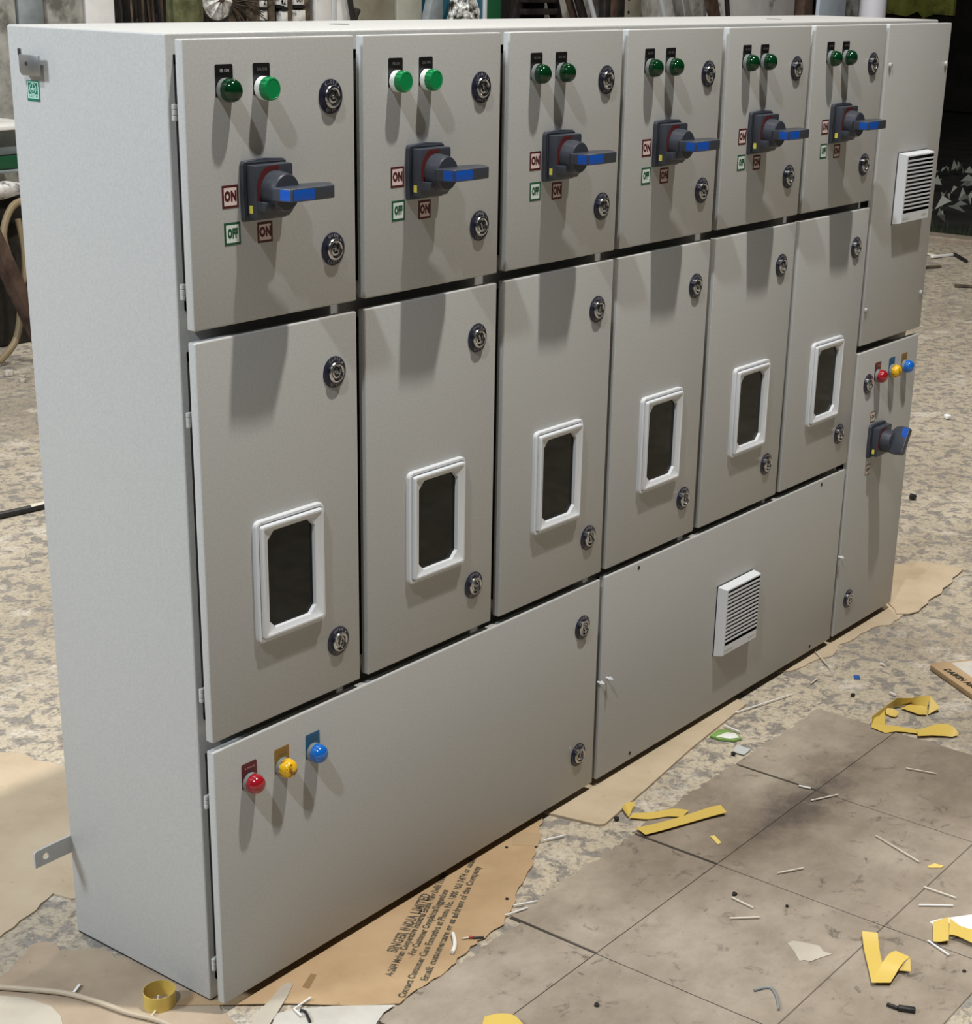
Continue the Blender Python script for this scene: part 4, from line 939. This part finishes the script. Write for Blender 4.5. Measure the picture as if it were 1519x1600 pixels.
for k in range(6):
    mb = MB(); mb.box(6.50,6.82,4.39,4.47,1.20+.065*k,1.232+.065*k,'iron',.004); build(mb, 'slat', ma_, (6.66,4.43,1.2+.065*k))
mb = MB(); mb.box(6.44,6.9,4.55,4.59,0,1.6,'gasket'); build(mb, 'back_plate', ma_, (6.66,4.57,0))
def lean(name, xb, xt, y, w, mat, label, cat, zt=1.9, th=.02):
    mb = MB(); mb.bar((xb,y,w*.5+.004),(xt,y+.01,zt), th, w, mat, .003)
    return tag(build(mb, name, None, (xb,y,0)), label, cat)
def lean_at(name, x1, slope, y, w, mat, label, cat, th=.02):   # passes x1 at z = 1.3
    return lean(name, x1-slope*1.3, x1+slope*.6, y, w, mat, label, cat, 1.9, th)
lean_at('plank', 6.88, -.55, 4.34, .05, 'rust', 'brown plank leaning right of the black machine', 'plank')
lean_at('plank', 6.89, -.55, 4.28, .06, 'iron', 'black plank leaning between brown plank and pale bar', 'plank')
lean_at('bar', 6.92, -.55, 4.22, .022, 'bright_metal', 'pale metal bar leaning at the back wall, left one', 'bar')
solid('post', 7.31, 7.37, 4.40, 4.45, 0, 2, 'iron', 'black post left of the dark brown post', 'post')
solid('post', 7.375, 7.44, 4.40, 4.46, 0, 2, 'rust', 'dark brown post standing between two black posts', 'post')
solid('post', 7.445, 7.52, 4.40, 4.45, 0, 2, 'iron', 'black post right of the dark brown post', 'post')
solid('perforated_plank', 7.53, 7.70, 4.40, 4.44, 0, 2, 'board', 'beige plank with a row of holes at the back wall', 'plank', .004, lambda mb: [mb.lathe_y([(.011,-.001),(.011,.002)], 'black', 10, None, Matrix.Translation((7.56,4.40,1.05+.075*k))) for k in range(9)])
lean_at('bar', 7.86, -.5, 4.34, .03, 'bright_metal', 'pale metal bar leaning at the back wall, right one', 'bar')
lean_at('plank', 8.36, -.45, 4.42, .09, 'concrete_grey', 'grey board leaning at the stained wall, left of two', 'plank')
lean_at('plank', 8.43, -.45, 4.33, .12, 'rust', 'wide rusty board leaning at the stained wall', 'plank')
lean_at('bar', 8.52, -.25, 4.27, .028, 'iron', 'thin black bar leaning right of the rusty board', 'bar')
solid('sheet_panel', 8.75, 9.87, 4.52, 4.57, 0, 2.2, 'whitewash', 'large whitewashed panel against the back wall', 'panel', .004)
solid('post', 9.89, 10.02, 4.45, 4.55, 0, 2, 'rust', 'dark post left of the pale blue board', 'post')
solid('board', 10.02, 10.43, 4.40, 4.43, 0, 2, 'pale_blue', 'pale blue board standing near the end of the wall', 'board', .004)
solid('block_pier', 10.47, 10.74, 4.45, 4.68, 0, 3, 'concrete_grey', 'grey masonry pier at the end of the wall', 'pier')
mb = MB(); mb.tube([(10.87,4.4,0),(10.87,4.4,5)], .105, 'column', 24, 0)
tag(build(mb, 'column', None, (10.87,4.4,0)), 'white round column at the end of the back wall', 'column')

# left edge: machinery seen past the panel's back corner
mach = root('workbench', (2.55, 4.25, 0), 'dark cluttered steel workbench behind the left side of the panel', 'workbench')
mb = MB()
mb.box(1.7, 2.86, 4.15, 4.6, 0, .60, 'iron', .01); mb.box(1.7, 2.86, 4.4, 4.6, .6, 1.1, 'iron', .01); build(mb, 'bench_body', mach, (2.5,4.3,0))
mb = MB(); mb.box(1.7, 2.86, 3.98, 4.3, .875, .892, 'white', .003); build(mb, 'shelf', mach, (2.5,4.1,.88), 'white shelf edge')
mb = MB(); mb.box(1.7, 2.86, 4.05, 4.10, .775, .873, 'blue_grey', .003); build(mb, 'apron', mach, (2.5,4.05,.82), 'grey apron panel')
mb = MB(); mb.box(1.7, 2.86, 4.02, 4.08, .725, .772, 'green_enamel', .003); build(mb, 'drawer_front', mach, (2.5,4.05,.75), 'green drawer front')
mb = MB(); mb.box(1.7, 2.86, 4.00, 4.08, .712, .722, 'blue_grey', .002); build(mb, 'rail', mach, (2.5,4.05,.715), 'grey rail')
mb = MB(); n = 16; L = []
for k in range(7):
    x = 2.15+.6*k/6; r = .045*math.sin(math.pi*(k+.6)/7.2)
    L.append([(x, 3.98+r*1.2*random.uniform(.8,1.2)*math.cos(2*math.pi*i/n), .655+r*random.uniform(.7,1.2)*math.sin(2*math.pi*i/n)) for i in range(n)])
mb.loops(L, 'rag'); tag(build(mb, 'rag', None, (2.5,3.98,.62), None, 40), 'white rag hanging at the front of the dark workbench', 'rag')
mb = MB(); L = []
for k in range(6):
    x = 2.2+.5*k/5; r = .04*math.sin(math.pi*(k+.6)/6.2)
    L.append([(x, 4.1+r*random.uniform(.8,1.2)*math.cos(2*math.pi*i/n), .955+r*random.uniform(.7,1.2)*math.sin(2*math.pi*i/n)) for i in range(n)])
mb.loops(L, 'rag'); tag(build(mb, 'rag', None, (2.5,4.1,.9), None, 40), 'white rag bundle on the shelf of the workbench', 'rag')
mb = MB(); mb.tube([(2.70,3.91,.62),(2.60,3.90,.60),(2.54,3.89,.50),(2.56,3.88,.38),(2.58,3.87,.25),(2.54,3.86,.10),(2.45,3.86,.02)], .014, 'hose', 10, 5)
mb.tube([(2.62,3.9,.55),(2.63,3.89,.42),(2.60,3.88,.30),(2.52,3.88,.36)], .012, 'hose', 10, 5)
tag(build(mb, 'hose', None, (2.58,3.84,0)), 'tan hose looping down the front of the workbench', 'hose')
mb = MB(); mb.bar((2.615,3.77,.035),(2.36,3.77,.62), .07, .05, 'rust', .004)
tag(build(mb, 'plank', None, (2.615,3.8,0)), 'rusty brown plank leaning against the workbench at the left edge', 'plank')
mb = MB()
for k in range(60):
    x = random.uniform(2.35,2.9); y = random.uniform(3.45,3.72); r = random.uniform(.006,.022)
    P = [(x+r*random.uniform(.6,1.1)*math.cos(2*math.pi*q/6), y+r*random.uniform(.6,1.1)*math.sin(2*math.pi*q/6)) for q in range(6)]
    mb.prism(P, 0, r*1.1, random.choice(['concrete_grey','paper','paper_grey']), r*.25)
tag(build(mb, 'rubble', None, (2.6,3.85,0)), 'pale rubble scattered at the foot of the workbench', 'rubble', None, 'stuff')

# right: the dark yard beyond the edge of the floor
mb = MB()
for k, (x, y) in enumerate(LEAVES[:9]):
    for q in range(4):
        cx, cy = x+random.uniform(-.35,.35)*(.3 if k > 6 else 1), y+random.uniform(-.18,.18); a = random.uniform(0,6.3); r = random.uniform(.03,.075)
        v = [(r,0,.02),(0,.35*r,.06),(-r,0,.02),(0,-.35*r,.05)]
        mb.add([(cx+math.cos(a)*p[0]-math.sin(a)*p[1], cy+math.sin(a)*p[0]+math.cos(a)*p[1], p[2]+random.uniform(-.02,.05)) for p in v], [(0,1,2),(0,2,3)], 'leaf')
tag(build(mb, 'leaf_litter', None, (10.8,3.6,0)), 'pale dead leaves scattered on the dark ground beyond the floor', 'leaves', None, 'stuff')
mb = MB()
for k in range(300):
    x = random.uniform(8.52,8.8); y = random.uniform(2.0,3.1); h = random.uniform(.03,.10)
    a = random.uniform(0,6.3)
    mb.add([(x-.004*math.cos(a),y-.004*math.sin(a),-.03),(x+.004*math.cos(a),y+.004*math.sin(a),-.03),(x+random.uniform(-.03,.03),y+random.uniform(-.03,.03),h)], [(0,1,2)], 'grass')
tag(build(mb, 'grass_tuft', None, (8.65,2.6,-.03)), 'dark grass growing along the far edge of the concrete floor', 'grass', None, 'stuff')
KL = ['pale twig by the far edge of the floor', 'white twig on the floor near the far edge', 'dark twig on the floor near the far edge', 'dark scrap far out on the concrete', 'brown twig far out on the concrete', 'white crumb on the concrete right of the panel', 'black crumb on the concrete right of the panel']
for k, (x, y) in enumerate(KERBDEB):
    mb = MB(); L_ = (.12,.22,.18,.25,.12,.02,.02)[k]; a = random.uniform(0,3)
    mb.bar((x-L_/2*math.cos(a),y-L_/2*math.sin(a),.008),(x+L_/2*math.cos(a),y+L_/2*math.sin(a),.012), .02, .014, ('cream','white','brush','iron','brush','white','black')[k], .003)
    tag(build(mb, 'twig' if k < 5 else 'crumb', None, (x,y,.001)), KL[k], 'twig' if k < 5 else 'crumb')
